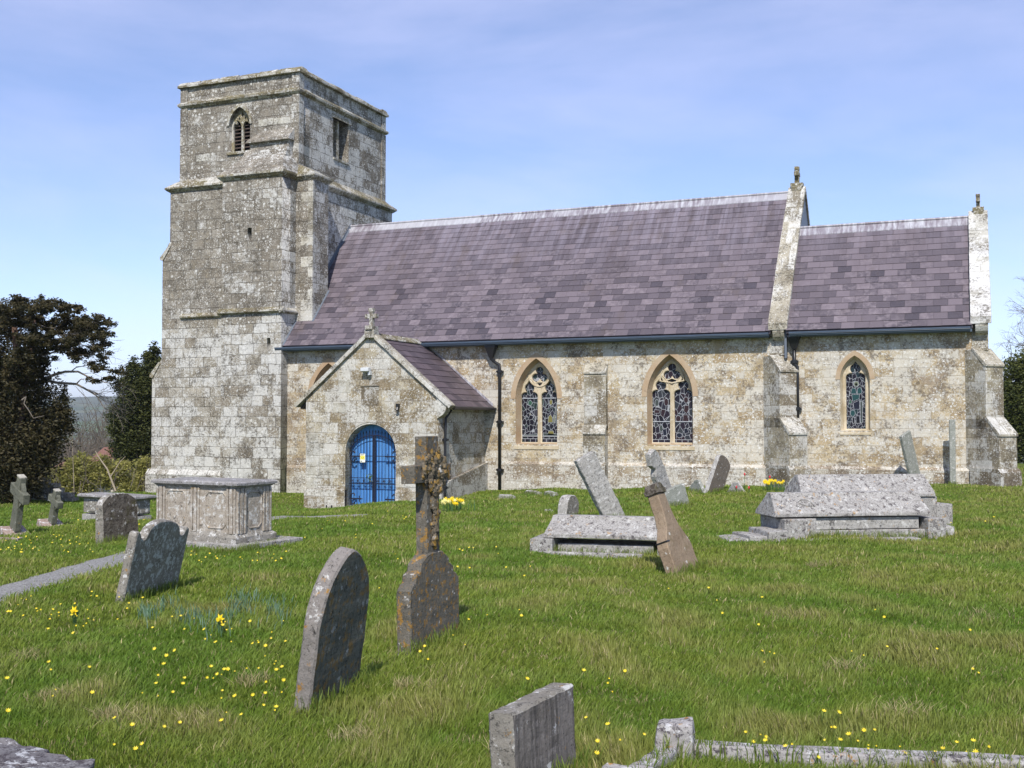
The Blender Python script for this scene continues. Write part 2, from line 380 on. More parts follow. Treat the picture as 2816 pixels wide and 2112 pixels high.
n = NT('dressed_stone', .9, .12)
b_ = n.mix(n.rng(n.noise(n.P, 2.6, 5), .35, .65), (.44, .36, .23), (.58, .50, .36))
b_ = n.mix(n.rng(n.noise(n.P, 9, 7, .7), .56, .64, 0, .6), b_, (.66, .63, .55)); b_ = n.mix(n.rng(n.noise(n.P, 5, 7, .7), .6, .7, 0, .6), b_, (.2, .16, .11))
n.col(b_); n.bump(n.noise(n.P, 30, 5), .006); M['dressed'] = n.m
n = NT('orange_stone', .92, .1)
b_ = n.mix(n.rng(n.noise(n.P, 3, 5), .35, .65), (.38, .265, .16), (.44, .345, .235))
b_ = n.mix(n.rng(n.noise(n.P, 14, 6, .7), .62, .68, 0, .55), b_, (.66, .62, .52)); b_ = n.mix(n.rng(n.noise(n.P, 6, 6), .6, .7, 0, .5), b_, (.24, .16, .1))
n.col(b_); n.bump(n.noise(n.P, 26, 5), .006); M['orange'] = n.m

# slates: every slate carries its own random colour values
def slate_mat(name, ca, cb, cc, pale, streak=.6, zt=8.9, zr=2.6):
    n = NT(name, .55, .35)
    a = n.attr('rnd'); c3 = n.sep(a.outputs['Color'])
    v = n.map(n.P, (1, 1, 1))
    c = n.mix(n.rng(c3[0], .2, .85), ca, cb)
    c = n.mix(n.rng(c3[1], .84, .88, 0, .8), c, cc)
    mot = n.rng(n.noise(n.vadd(v, n.vscale(a.outputs['Color'], 9)), 7, 6, .7), .42, .62)
    c = n.mix(n.math('MULTIPLY', mot, n.rng(c3[2], .35, .75, .05, .62)), c, pale)
    # rain streaks running down from the lead ridge
    sx = n.map(n.P, (6.2, 0.35, 0.35)); st = n.rng(n.noise(sx, 1.0, 6, .65), .40, .62)
    h = n.rng(n.sep(n.P)[2], zt - zr, zt, 0, 1)
    c = n.mix(n.math('MULTIPLY', n.math('MULTIPLY', st, h), streak), c, (.29, .275, .34))
    dk = n.rng(n.noise(n.map(n.P, (1.6, .4, .4), loc=(5, 0, 0)), 1.0, 5, .6), .50, .68, 0, .55)
    c = n.mix(n.math('MULTIPLY', dk, n.rng(n.sep(n.P)[2], zt - zr * 1.5, zt, .2, 1)), c, (.085, .066, .07))
    br = n.rng(n.noise(n.map(n.P, (.8, .5, .5), loc=(9, 3, 0)), 1.3, 5, .65), .58, .7, 0, .35)
    c = n.mix(br, c, (.13, .10, .075))
    c = n.mix(n.rng(n.noise(n.P, 60, 3, .7), .60, .68, 0, .35), c, (.40, .38, .38)); c = n.mix(.999, c, n.mix(1, c, (.74, .695, .66), 'MULTIPLY'))
    n.col(c); n.bump(n.noise(n.P, 40, 4), .004, .6)
    return n.m
M['slate'] = slate_mat('purple_slate', (.112, .098, .120), (.200, .174, .204), (.064, .058, .078), (.32, .285, .32), .95)
M['slate_porch'] = slate_mat('dark_slate', (.085, .070, .085), (.15, .12, .14), (.055, .047, .06), (.22, .18, .2), .15, 4.1, 2)
n = NT('lead', .45, .5); sx = n.map(n.P, (9, 1.5, 1.5))
n.col(n.mix(n.math('MULTIPLY', n.rng(n.noise(sx, 1.0, 6, .65), .36, .56), n.rng(n.noise(n.P, .35, 3), .42, .55, .35, 1)), (.44, .44, .46), (.20, .175, .195))); n.bump(n.noise(n.P, 12, 3), .004); M['lead'] = n.m
M['lead_dark'] = plain('weathered_lead', (.13, .15, .18), .5, 0, .4, .3)
M['gutter'] = plain('gutter_paint', (.075, .105, .145), .32, 0, .5, .15)
M['black'] = plain('black_iron', (.012, .012, .013), .38, 0, .5)
M['dark'] = plain('interior_shade_black', (.012, .011, .010), 1, 0, 0)  # near-black that puts the shade inside openings into the colour
M['iron'] = plain('gate_iron', (.014, .016, .03), .5, 0, .4)
n = NT('blue_paint', .5, .35)
pv = n.map(n.P, (1, 1, .2)); bc_ = n.mix(n.rng(n.noise(pv, 6, 4), .3, .7), (.075, .25, .60), (.12, .34, .72))
bc_ = n.mix(n.rng(n.noise(n.map(n.P, (9, 9, .8)), 1.6, 6, .7), .58, .70, 0, .5), bc_, (.06, .16, .34)); bc_ = n.mix(n.rng(n.noise(n.P, 14, 6, .8), .62, .68, 0, .5), bc_, (.22, .36, .55)); n.col(bc_)
M['blue'] = n.m
M['white'] = plain('white_plastic', (.6, .62, .62), .45)
M['sign_y'] = plain('sign_yellow', (.82, .72, .10), .6)
M['sign_p'] = plain('sign_paper', (.80, .80, .66), .7)
M['louvre'] = plain('louvre_slats', (.085, .065, .055), .85, 0, .1, .3)

def glass_mat(name, scale, seed, tint, brickz=None, palette=None):
    n = NT(name, .32, .22); P = n.map(n.P, (1, 1, 1), loc=(seed, 0, seed * .7))
    wv = n.vadd(P, n.vscale(n.noise(P, 5, 2, col=True), .06))
    v1 = n.vor(n.map(wv, (1, .001, .66)), scale * .8, 'DISTANCE_TO_EDGE'); v2 = n.vor(n.map(wv, (1, .001, .66)), scale * .8)
    lead = n.math('LESS_THAN', v1.outputs['Distance'], .038)
    cc = n.sep(v2.outputs['Color'])
    c = n.ramp(cc[0], palette or [(0, (.010, .009, .014)), (.5, (.016, .014, .022)), (.72, tint), (.86, (.02, .018, .03)), (1, (.05, .05, .06))])
    if brickz is not None:
        z = n.sep(n.P)[2]; x = n.sep(n.P)[0]
        low = n.math('LESS_THAN', z, brickz)
        bz = n.math('LESS_THAN', n.math('FRACT', n.math('MULTIPLY', z, 6.5)), .10)
        bx = n.math('LESS_THAN', n.math('FRACT', n.math('ADD', n.math('MULTIPLY', x, 5.5), n.math('MULTIPLY', n.math('FLOOR', n.math('MULTIPLY', z, 6.5)), .5))), .09)
        lb = n.math('MAXIMUM', bz, bx)
        lead = n.math('ADD', n.math('MULTIPLY', lead, n.math('SUBTRACT', 1, low)), n.math('MULTIPLY', lb, low))
    n.col(n.mix(lead, c, (.30, .315, .33)))
    n.b.inputs['Roughness'].default_value = .3
    n.bump(n.noise(n.P, 16, 3), .004, .8)
    return n.m
M['glass1'] = glass_mat('stained_glass_dark', 11.5, 2.0, (.022, .04, .036), 1.20)
M['glass2'] = glass_mat('stained_glass_maroon', 10.0, 5.0, (.06, .022, .028), 1.12, [(0, (.010, .009, .014)), (.4, (.02, .016, .026)), (.6, (.030, .016, .020)), (.8, (.022, .024, .034)), (1, (.04, .045, .05))])
M['glass3'] = glass_mat('stained_glass_teal', 15.0, 9.0, (.018, .036, .042), 1.45)
for k, c in dict(pg=(.035, .09, .055), py=(.18, .16, .05), pt=(.02, .06, .062), pn=(.015, .017, .028), pm=(.034, .018, .02), pc=(.16, .18, .13), pb=(.05, .062, .058), pk=(.010, .01, .014)).items():
    M[k] = plain('pane_' + k, c, .3, 0, .22)
M['cames'] = plain('lead_cames', (.40, .42, .44), .5)

# ------------------------------------------------------------------ the church
CH = empty('church', (-11, 36, -.5), label='long stone village church with square tower, blue door and purple slate roof', cat='church')
def frust(mb, r0, z0, r1, z1):
    x0, x1, y0, y1 = r0; a0, a1, b0, b1 = r1
    mb.hexa([(x0, y0, z0), (x1, y0, z0), (x1, y1, z0), (x0, y1, z0), (a0, b0, z1), (a1, b0, z1), (a1, b1, z1), (a0, b1, z1)])
def grow(r, e): return (r[0] - e, r[1] + e, r[2] - e, r[3] + e)
UP = (-27.0, -21.88, 33.0, 39.2)          # upper stage x0 x1 y0 y1
LO = (-27.3, -21.64, 32.75, 39.45)
GB = -2.2
# lower stage
mb = MB(); mb.box(LO[0], LO[1], LO[2], LO[3], GB, 10.2); mb.build('tower_wall', M['tower'], CH)
# upper stage: south wall with the belfry opening, the others as blocks
bcx, bs, bsp, bap, bw = -24.40, 11.45, 12.42, 13.08, .45
hole = [(bcx + bw, bs), (bcx - bw, bs)] + arch_pts(bcx, bsp, bw, bap - bsp, 8)
plate('tower_wall', [(UP[0], 10.2), (UP[1], 10.2), (UP[1], 13.9), (UP[0], 13.9)], [hole], UP[2], UP[2] + .7, M['tower'], CH)
mb = MB(); ey0, ey1, ez0, ez1 = 35.30, 36.42, 11.55, 13.02
mb.box(UP[1] - .7, UP[1], UP[2] + .7, ey0, 10.2, 13.9); mb.box(UP[1] - .7, UP[1], ey1, UP[3], 10.2, 13.9)
mb.box(UP[1] - .7, UP[1], ey0, ey1, 10.2, ez0); mb.box(UP[1] - .7, UP[1], ey0, ey1, ez1, 13.9)
mb.box(UP[0], UP[0] + .7, UP[2] + .7, UP[3], 10.2, 13.9); mb.box(UP[0] + .7, UP[1] - .7, UP[3] - .7, UP[3], 10.2, 13.9)
mb.build('tower_wall', M['tower'], CH, fixn=True)
mb = MB(); mb.box(UP[0] + .7, UP[1] - .7, UP[2] + .7, UP[3] - .7, 13.5, 13.6); mb.build('tower_roof', M['lead'], CH)
mb = MB(); mb.box(UP[0] + 1.2, UP[1] - .9, UP[2] + .9, UP[3] - 1.2, 10.3, 13.4); mb.build('belfry_shade_core', M['dark'], CH)  # solid near-black core, painted shade seen through the belfry openings
# strings and parapet
mb = MB(); frust(mb, grow(UP, .03), 13.28, grow(UP, .13), 13.36); frust(mb, grow(UP, .13), 13.36, grow(UP, .14), 13.43); frust(mb, grow(UP, .14), 13.43, grow(UP, .0), 13.55)
o = mb.build('string_course', M['string'], CH, cuts=5, rough=.010)
mb = MB(); U2 = (UP[0], UP[1], UP[2], UP[3])
for (a, b, c, d) in ((UP[0], UP[1], UP[2], UP[2] + .35), (UP[0], UP[1], UP[3] - .35, UP[3]), (UP[0], UP[0] + .35, UP[2] + .35, UP[3] - .35), (UP[1] - .35, UP[1], UP[2] + .35, UP[3] - .35)):
    mb.box(a, b, c, d, 13.9, 14.06)
mb.build('parapet', M['tower'], CH)
mb = MB()
for (a, b, c, d) in ((UP[0], UP[1], UP[2], UP[2] + .35), (UP[0], UP[1], UP[3] - .35, UP[3]), (UP[0], UP[0] + .35, UP[2] + .35, UP[3] - .35), (UP[1] - .35, UP[1], UP[2] + .35, UP[3] - .35)):
    L = max(b - a, d - c); k = int(L / .8)
    for i in range(k):
        t0, t1 = i / k + .002, (i + 1) / k - .002; h = rng.uniform(-.012, .018)
        if b - a > d - c: q = (a + (b - a) * t0 - (.14 if i == 0 else 0), a + (b - a) * t1 + (.14 if i == k - 1 else 0), c - .14, d + .14)
        else: q = (a - .14, b + .14, c + (d - c) * t0, c + (d - c) * t1)
        frust(mb, (q[0], q[1], q[2], q[3]), 14.05, q, 14.13 + h)
        if b - a > d - c: frust(mb, q, 14.13 + h, (q[0] + .04, q[1] - .04, q[2] + .17, q[3] - .17), 14.27 + h)
        else: frust(mb, q, 14.13 + h, (q[0] + .17, q[1] - .17, q[2], q[3]), 14.27 + h)
mb.build('parapet_coping', M['string'], CH, cuts=2, rough=.014)
# corner shafts
for (cx, cy) in ((UP[0], UP[2]), (UP[1], UP[2]), (UP[1], UP[3])):
  mb = MB(); sx = .0 if cx == UP[0] else -.26; sy = 0 if cy == UP[2] else -.26
  for z0, z1 in ((10.45, 13.27), (13.5, 14.04)): mb.box(cx + sx - (.05 if sx == 0 else 0), cx + sx + .26 + (.05 if sx else 0), cy + sy - (.05 if sy == 0 else 0), cy + sy + .26 + (.05 if sy else 0), z0, z1)
  mb.build('corner_shaft', M['tower'], CH)
# set-off between the stages
mb = MB(); frust(mb, grow(LO, .02), 10.12, grow(LO, .15), 10.22); frust(mb, grow(LO, .15), 10.22, grow(LO, .15), 10.28); frust(mb, grow(LO, .15), 10.28, grow(UP, -.01), 10.62)
mb.build('string_course', M['string'], CH, cuts=5, rough=.012)
# west buttress (flush with the south face), stepped
WB = MB(); wy = LO[2] - .012
WB.prism([(LO[0] + .3, wy, GB), (LO[0] + .3, wy, 8.3), (-27.33, wy, 8.25), (-27.62, wy, 7.7), (-27.62, wy, 3.95), (-28.05, wy, 3.35), (-28.05, wy, GB)], (0, 1.312, 0))
WB.build('buttress', M['tower'], CH)
for x, z in ((-28.05, 3.35), (-27.62, 7.7)):
  mb = MB(); mb.prism([(x - .1, 32.70, z - .08), (x - .1, 32.70, z + .02), (x + .32, 32.70, z + .48), (x + .38, 32.70, z + .42), (x + .04, 32.70, z - .10)], (0, 1.36, 0)); mb.build('weathering', M['string'], CH)
# plinth of the tower
mb = MB(); frust(mb, (-28.05, LO[1], LO[2], 38), -.3, (-28.05, LO[1], LO[2], 38), -.29)
mb = MB(); mb.box(-28.2, -24.3, 32.60, 33.4, GB, -.30); mb.prism([(-28.2, 32.60, -.30), (-28.2, 32.75, -.12), (-28.2, 33.4, -.12), (-28.2, 33.4, -.30)], (3.9, 0, 0))
mb.build('plinth', M['tower'], CH)
# south buttress: front plate with slits, sides behind
SBx0, SBx1, SBy = -24.3, -21.80, 31.9
sl1 = [(-23.22, 7.90), (-23.05, 7.90), (-23.05, 8.40), (-23.22, 8.40)]; sl2 = [(-22.38, 4.08), (-22.24, 4.08), (-22.24, 4.52), (-22.38, 4.52)]
plate('buttress', [(SBx0, GB), (SBx1, GB), (SBx1, 10.18), (SBx0, 10.18)], [sl1, sl2], SBy, SBy + .5, M['tower'], CH)
mb = MB(); mb.box(SBx0, SBx1, SBy + .5, LO[2] + .1, GB, 10.18); mb.build('buttress', M['tower'], CH)
mb = MB(); mb.box(-23.3, -23.0, SBy + .47, SBy + .49, 7.8, 8.5); mb.build('slit_shade', M['dark'], CH)  # near-black plate painted as the shade deep in the upper slit
mb = MB(); mb.box(-22.5, -22.15, SBy + .47, SBy + .49, 4.0, 4.6); mb.build('slit_shade', M['dark'], CH)  # lower slit: its inner shade is painted as a near-black plate too
# its string and gabled weathering
mb = MB(); frust(mb, (SBx0 - .03, SBx1 + .03, SBy - .03, 33), 10.12, (SBx0 - .14, SBx1 + .14, SBy - .14, 33), 10.24)
frust(mb, (SBx0 - .14, SBx1 + .14, SBy - .14, 33), 10.24, (SBx0 - .14, SBx1 + .14, SBy - .14, 33), 10.32)
mb.build('string_course', M['string'], CH, cuts=3, rough=.012)
mb = MB(); mb.hexa([(SBx0 - .12, SBy - .12, 10.32), (SBx1 + .12, SBy - .12, 10.32), (SBx1 + .12, 33.05, 10.32), (SBx0 - .12, 33.05, 10.32), (SBx0 + .45, 32.45, 11.05), (SBx1 - .35, 32.45, 11.05), (SBx1 - .3, 33.05, 11.25), (SBx0 + .3, 33.05, 11.25)])
mb.hexa([(-23.9, 32.45, 11.0), (-22.05, 32.45, 11.0), (-22.05, 33.05, 11.0), (-23.9, 33.05, 11.0), (-23.85, 32.62, 11.35), (-22.08, 32.62, 11.35), (-22.08, 33.05, 11.35), (-23.85, 33.05, 11.35)])
mb.build('weathering', M['tower'], CH, cuts=4, rough=.02)
mb = MB(); mb.box(-23.75, -22.10, 32.72, 33.05, 11.3, 11.62); mb.hexa([(-23.85, 32.58, 11.60), (-22.02, 32.58, 11.60), (-22.02, 33.05, 11.60), (-23.85, 33.05, 11.60), (-23.8, 32.62, 11.70), (-22.02, 32.62, 11.70), (-22.02, 33.05, 12.15), (-23.3, 33.05, 12.15)])
mb.build('weathering', M['tower'], CH, cuts=4, rough=.02)
# east buttress of the tower
EBx = -21.10
mb = MB(); mb.box(LO[1] - .1, EBx, LO[2] - .004, 33.75, 2.0, 10.16); mb.build('buttress', M['tower'], CH)
mb = MB(); frust(mb, (LO[1], EBx + .03, LO[2] - .03, 33.78), 10.12, (LO[1], EBx + .13, LO[2] - .13, 33.88), 10.24); frust(mb, (LO[1], EBx + .13, LO[2] - .13, 33.88), 10.24, (LO[1], EBx + .13, LO[2] - .13, 33.88), 10.31)
frust(mb, (LO[1], EBx + .13, LO[2] - .13, 33.88), 10.31, (UP[1], UP[1] + .05, UP[2] - .02, 33.6), 10.75)
mb.build('string_course', M['string'], CH, cuts=3, rough=.012)
# middle string
mb = MB()
def sline(x0, x1, y, z, pr=.12): mb.prism([(x0, y + .02, z - .07), (x0, y - pr, z), (x0, y - pr, z + .05), (x0, y + .02, z + .17)], (x1 - x0, 0, 0))
sline(-26.75, SBx0, LO[2], 5.44, .10); sline(SBx0 - .12, SBx1 + .12, SBy, 5.43, .13)
mb.prism([(SBx1 - .02, SBy - .12, 5.36), (SBx1 + .13, SBy - .12, 5.43), (SBx1 + .13, SBy - .12, 5.48), (SBx1 - .02, SBy - .12, 5.60)], (0, .95, 0))
mb.build('string_course', M['string'], CH, cuts=4, rough=.012)
# repaired pale stones
for (x0, x1, z0, z1) in ((-23.60, -22.95, 12.27, 12.53), (-22.93, -22.24, 12.28, 12.50), (-26.33, -25.72, 11.24, 11.50), (-22.35, -21.9, 11.2, 11.62)):
    mb = MB(); mb.box(x0, x1, 32.992, 33.1, z0, z1); mb.build('repair_block', M['pale'], CH, bevel=.012)
for i in range(16):    # paler quoins of the east buttress's south face
    z0 = 4.0 + i * .38
    if rng.random() < .75:
        a = rng.choice((0, .28)); mb = MB(); mb.box(-21.58 + a, EBx + .004, LO[2] - .010, LO[2] + .1, z0, z0 + .355); mb.build('quoin', M['pale'], CH, bevel=.008)

def loft(name, A, y0, B, y1, mat, parent):
    mb = MB(); a = [mb.vert((x, y0, z)) for x, z in A]; b = [mb.vert((x, y1, z)) for x, z in B]; k = len(A)
    for i in range(k): mb.face((a[i], a[(i + 1) % k], b[(i + 1) % k], b[i]))
    return mb.build(name, mat, parent, fixn=False)
def opening(cx, sill, sp, ap, w, n=10): return [(cx + w, sill), (cx - w, sill)] + arch_pts(cx, sp, w, ap - sp, n)
def light_head(cx, sill, sh, hw, cz, r, top, neck):
    """cusped light: straight jambs, rounded shoulders, pointed head"""
    L = [(cx + hw, sill), (cx - hw, sill), (cx - hw, sh - .10)]
    for i in range(1, 5):
        a = math.pi / 2 * i / 4; L.append((cx - neck - (hw - neck) * math.cos(a), sh - .10 + .11 * math.sin(a)))
    C = []
    a0 = math.pi + .85; a1 = math.pi / 2 + .45
    for i in range(8):
        a = a0 + (a1 - a0) * i / 7; C.append((cx + r * math.cos(a), cz + r * math.sin(a)))
    Lh = L[2:] + C; Rh = [(2 * cx - x, z) for x, z in Lh][::-1]
    return [L[0], L[1]] + Lh + [(cx, top)] + Rh
def trefoil(cx, cz, off, r, n=42):
    out = []
    cs = [(math.pi / 2 + 2 * math.pi * i / 3) for i in range(3)]
    for i in range(n):
        th = 2 * math.pi * i / n; best = .04
        for c in cs:
            dx, dz = off * math.cos(c), off * math.sin(c); b = dx * math.cos(th) + dz * math.sin(th); q = b * b - (dx * dx + dz * dz - r * r)
            if q > 0: best = max(best, b + math.sqrt(q))
        out.append((cx + best * math.cos(th), cz + best * math.sin(th)))
    return out
WY = 32.3
def two_light(cx, sill, sp, ap, glass, panes=(), bars=(), lift=0, pointed=False):
    win = empty('window', (cx, WY, sill)); win.parent = CH; win.matrix_parent_inverse = Matrix.Translation(-CH.location)
    def add(o): o.parent = win; o.matrix_parent_inverse = (Matrix.Translation(-win.location)); return o
    w = .70
    Ho = arch_pts(cx, sp, w + .165, ap - sp + .175, 12); Hi = arch_pts(cx, sp, w, ap - sp, 12)[::-1]
    add(plate('hood_arch', Ho + Hi, [], WY - .012, WY + .25, M['orange']))
    A = opening(cx, sill, sp, ap, w, 12); Bq = opening(cx, sill + .03, sp, ap - .10, w - .075, 12)
    o = loft('reveal', A, WY + .005, Bq, WY + .28, M['orange_in'], None); add(o)
    lights = [light_head(cx + s * .345, sill + .06, sp + .20 + lift, .280, sp + .335 + lift, .160, sp + .60 + lift, .108) for s in (-1, 1)]
    tz = ap - .53
    holes = lights + [trefoil(cx, tz, .150, .128)]
    holes.append([(cx - .085, sp + .50), (cx + .085, sp + .50), (cx, sp + .36)] if not pointed else [(cx - .13, sp + .52), (cx + .13, sp + .52), (cx, sp + .34)])
    add(plate('tracery', opening(cx, sill - .02, sp, ap - .06, w - .03, 12), holes, WY + .28, WY + .44, M['dressed'], bevel=.022))
    if not pointed: add(plate('tracery_ring', circle_pts(cx, tz, .375, 28), [circle_pts(cx, tz, .325, 28)], WY + .255, WY + .32, M['dressed'], bevel=.012))
    else: add(plate('tracery_ring', arch_pts(cx, tz - .26, .39, .64, 8) + [(cx, tz - .34)], [arch_pts(cx, tz - .235, .345, .57, 8) + [(cx, tz - .29)]], WY + .255, WY + .32, M['dressed'], bevel=.012))
    for s in (-1, 1):   # raised roll round each light
        q = cx + s * .345
        add(plate('light_arch', arch_pts(q, sp + .06 + lift, .335, .62, 8) + [(q + .335, sill + .04), (q + .312, sill + .04)][:1] + [(q + .312, sill + .04)] + arch_pts(q, sp + .06 + lift, .312, .60, 8)[::-1] + [(q - .312, sill + .04), (q - .335, sill + .04)], [], WY + .268, WY + .30, M['dressed'], bevel=.006))
    gl = MB(); gl.cm = 0; gl.box(cx - w, cx + w, WY + .365, WY + .38, sill, ap - .05)
    names = ['pg', 'py', 'pt', 'pn', 'pm', 'pc', 'pb', 'pk']; mats = [glass] + [M[k] for k in names] + [M['cames']]
    for kind, poly in panes:
        k = len(poly); mx_ = sum(p[0] for p in poly) / k; mz_ = sum(p[1] for p in poly) / k
        gl.cm = len(mats) - 1; gl.face([gl.vert((cx + mx_ + (x - mx_) * 1.0, WY + .363, mz_ + (z - mz_) * 1.0)) for x, z in poly])
        gl.cm = 1 + names.index(kind); sx = max(abs(p[0] - mx_) for p in poly); sz = max(abs(p[1] - mz_) for p in poly); fx = 1 - .010 / max(sx, .02); fz = 1 - .010 / max(sz, .02)
        gl.face([gl.vert((cx + mx_ + (x - mx_) * fx, WY + .361, mz_ + (z - mz_) * fz)) for x, z in poly])
    add(gl.build('stained_glass', mats, None, fixn=False))
    for z in bars:
        for s in (-1, 1):
            mb = MB(); mb.box(cx + s * .345 - .265, cx + s * .345 + .265, WY + .342, WY + .355, z, z + .022); add(mb.build('saddle_bar', M['cames'], None))
    mb = MB(); mb.prism([(cx - w - .05, WY - .02, sill - .16), (cx - w - .05, WY - .02, sill - .05), (cx - w - .05, WY + .44, sill + .05), (cx - w - .05, WY + .44, sill - .16)], (2 * w + .1, 0, 0))
    add(mb.build('sill', M['dressed'], None, bevel=.006))
    return opening(cx, sill, sp, ap, w, 12)
def ell(cx, cz, rx, rz, n=12): return [(cx + rx * math.cos(2 * math.pi * i / n), cz + rz * math.sin(2 * math.pi * i / n)) for i in range(n)]
M['orange_in'] = M['orange']
# panes are given relative to the window centre (x) and in world height (z)
W1C, W2C, W3C, W0C = -12.56, -8.275, -2.955, -20.15
p1 = [('pg', ell(-.345, 2.22, .075, .085)), ('pk', ell(-.345, 2.03, .06, .07, 8)), ('py', ell(-.345, 1.86, .03, .03, 8)),
      ('py', ell(.36, 2.24, .055, .09)), ('pb', [(.20, 2.0), (.42, 2.12), (.30, 1.93)]), ('py', [(.25, 1.60), (.27, 1.78), (.34, 1.86), (.41, 1.76), (.42, 1.60)]),
      ('pc', [(.44, 1.60), (.45, 1.85), (.51, 1.83), (.50, 1.62)]), ('pb', [(.09, 1.14), (.60, 1.14), (.60, 1.24), (.09, 1.28)]), ('py', [(.24, 1.20), (.28, 1.34), (.44, 1.34), (.47, 1.20)]), ('pb', [(-.60, 1.16), (-.10, 1.16), (-.10, 1.25), (-.60, 1.20)]),
      ('pb', [(.53, 1.5), (.60, 1.5), (.60, 2.2), (.53, 2.2)])]
p2 = [('pb', ell(-.49, 2.20, .065, .11)), ('pm', ell(-.20, 2.22, .075, .12)), ('pm', [(-.58, 1.88), (-.42, 1.88), (-.38, 1.98), (-.57, 2.0)]), ('pm', ell(.41, 2.28, .075, .10)), ('pm', [(.33, 1.95), (.36, 2.12), (.50, 2.12), (.50, 1.98), (.42, 1.86)]),
      ('pm', ell(.17, 1.72, .085, .10)), ('pm', [(.30, 1.60), (.32, 1.84), (.46, 1.84), (.50, 1.62)]), ('pb', ell(-.36, 1.42, .06, .12, 7)), ('pn', [(-.30, 1.2), (-.32, 1.40), (-.20, 1.42), (-.18, 1.22)]), ('pn', ell(.20, 1.22, .10, .08, 7)), ('pn', [(.36, 1.26), (.34, 1.42), (.44, 1.44), (.50, 1.30)])]
h1 = two_light(W1C, .92, 2.35, 3.62, M['glass1'], p1, (1.16, 2.36))
h2 = two_light(W2C, .94, 2.38, 3.64, M['glass2'], p2, (1.62,), pointed=True)
h0 = two_light(W0C, 1.0, 2.35, 3.62, M['glass1'], (), (1.16, 2.36))
# single lancet in the chancel
win = empty('window', (W3C, WY, 1.4)); win.parent = CH; win.matrix_parent_inverse = Matrix.Translation(-CH.location)
def addw(o): o.parent = win; o.matrix_parent_inverse = Matrix.Translation(-win.location); return o
cx, sill, sp, ap, w = W3C, 1.38, 2.82, 3.49, .40
addw(plate('hood_arch', arch_pts(cx, sp, w + .13, ap - sp + .14, 10) + arch_pts(cx, sp, w, ap - sp, 10)[::-1], [], WY - .012, WY + .25, M['orange']))
addw(loft('reveal', opening(cx, sill, sp, ap, w, 10), WY + .005, opening(cx, sill + .03, sp, ap - .08, w - .06, 10), WY + .20, M['dressed'], None))
addw(plate('tracery', opening(cx, sill - .02, sp, ap - .05, w - .03, 10), [light_head(cx, sill + .05, 2.99, .262, 3.12, .145, 3.345, .10)], WY + .19, WY + .34, M['dressed'], bevel=.02))
addw(plate('light_arch', arch_pts(cx, 2.76, .335, .68, 10) + [(cx + .335, sill + .03), (cx + .295, sill + .03)] + arch_pts(cx, 2.76, .295, .625, 10)[::-1] + [(cx - .295, sill + .03), (cx - .335, sill + .03)], [], WY + .175, WY + .21, M['dressed'], bevel=.006))
gl = MB(); gl.box(cx - w, cx + w, WY + .285, WY + .30, sill, ap - .05)
p3 = [('pc', ell(.01, 2.70, .075, .08)), ('pk', ell(.01, 2.685, .042, .05, 8)), ('pt', [(-.15, 2.42), (-.10, 2.60), (.0, 2.56), (.02, 2.42)]), ('pt', [(.04, 2.42), (.03, 2.56), (.12, 2.62), (.17, 2.50), (.15, 2.42)]), ('pt', [(-.09, 2.20), (-.12, 2.40), (.10, 2.40), (.09, 2.28)]),
      ('pn', [(-.06, 1.98), (-.08, 2.16), (.10, 2.24), (.10, 1.98)]), ('pg', [(-.20, 2.14), (-.16, 2.28), (-.10, 2.16)]), ('pn', [(-.16, 2.02), (-.13, 2.14), (-.08, 2.12), (-.08, 2.02)]), ('pt', ell(-.09, 1.87, .075, .10, 8)), ('pk', [(-.10, 1.58), (-.11, 1.76), (-.04, 1.76), (-.04, 1.58)]), ('pk', [(-.01, 1.58), (-.01, 1.80), (.10, 1.80), (.11, 1.58)]), ('pb', [(.11, 1.60), (.115, 2.20), (.18, 2.20), (.17, 1.60)])]
names = ['pg', 'py', 'pt', 'pn', 'pm', 'pc', 'pb', 'pk']; mats = [M['glass3']] + [M[k] for k in names] + [M['cames']]
for kind, poly in p3:
    k = len(poly); mx_ = sum(p[0] for p in poly) / k; mz_ = sum(p[1] for p in poly) / k; sx = max(abs(p[0] - mx_) for p in poly); sz = max(abs(p[1] - mz_) for p in poly)
    gl.cm = len(mats) - 1; gl.face([gl.vert((cx + x, WY + .283, z)) for x, z in poly]); gl.cm = 1 + names.index(kind)
    gl.face([gl.vert((cx + mx_ + (x - mx_) * (1 - .009 / sx), WY + .281, mz_ + (z - mz_) * (1 - .009 / sz))) for x, z in poly])
addw(gl.build('stained_glass', mats, None, fixn=False))
mb = MB(); mb.prism([(cx - .42, WY - .02, sill - .12), (cx - .42, WY - .02, sill - .05), (cx - .42, WY + .34, sill + .05), (cx - .42, WY + .34, sill - .12)], (.84, 0, 0)); addw(mb.build('sill', M['dressed'], None, bevel=.006))
h3 = opening(cx, sill, sp, ap, w, 10)
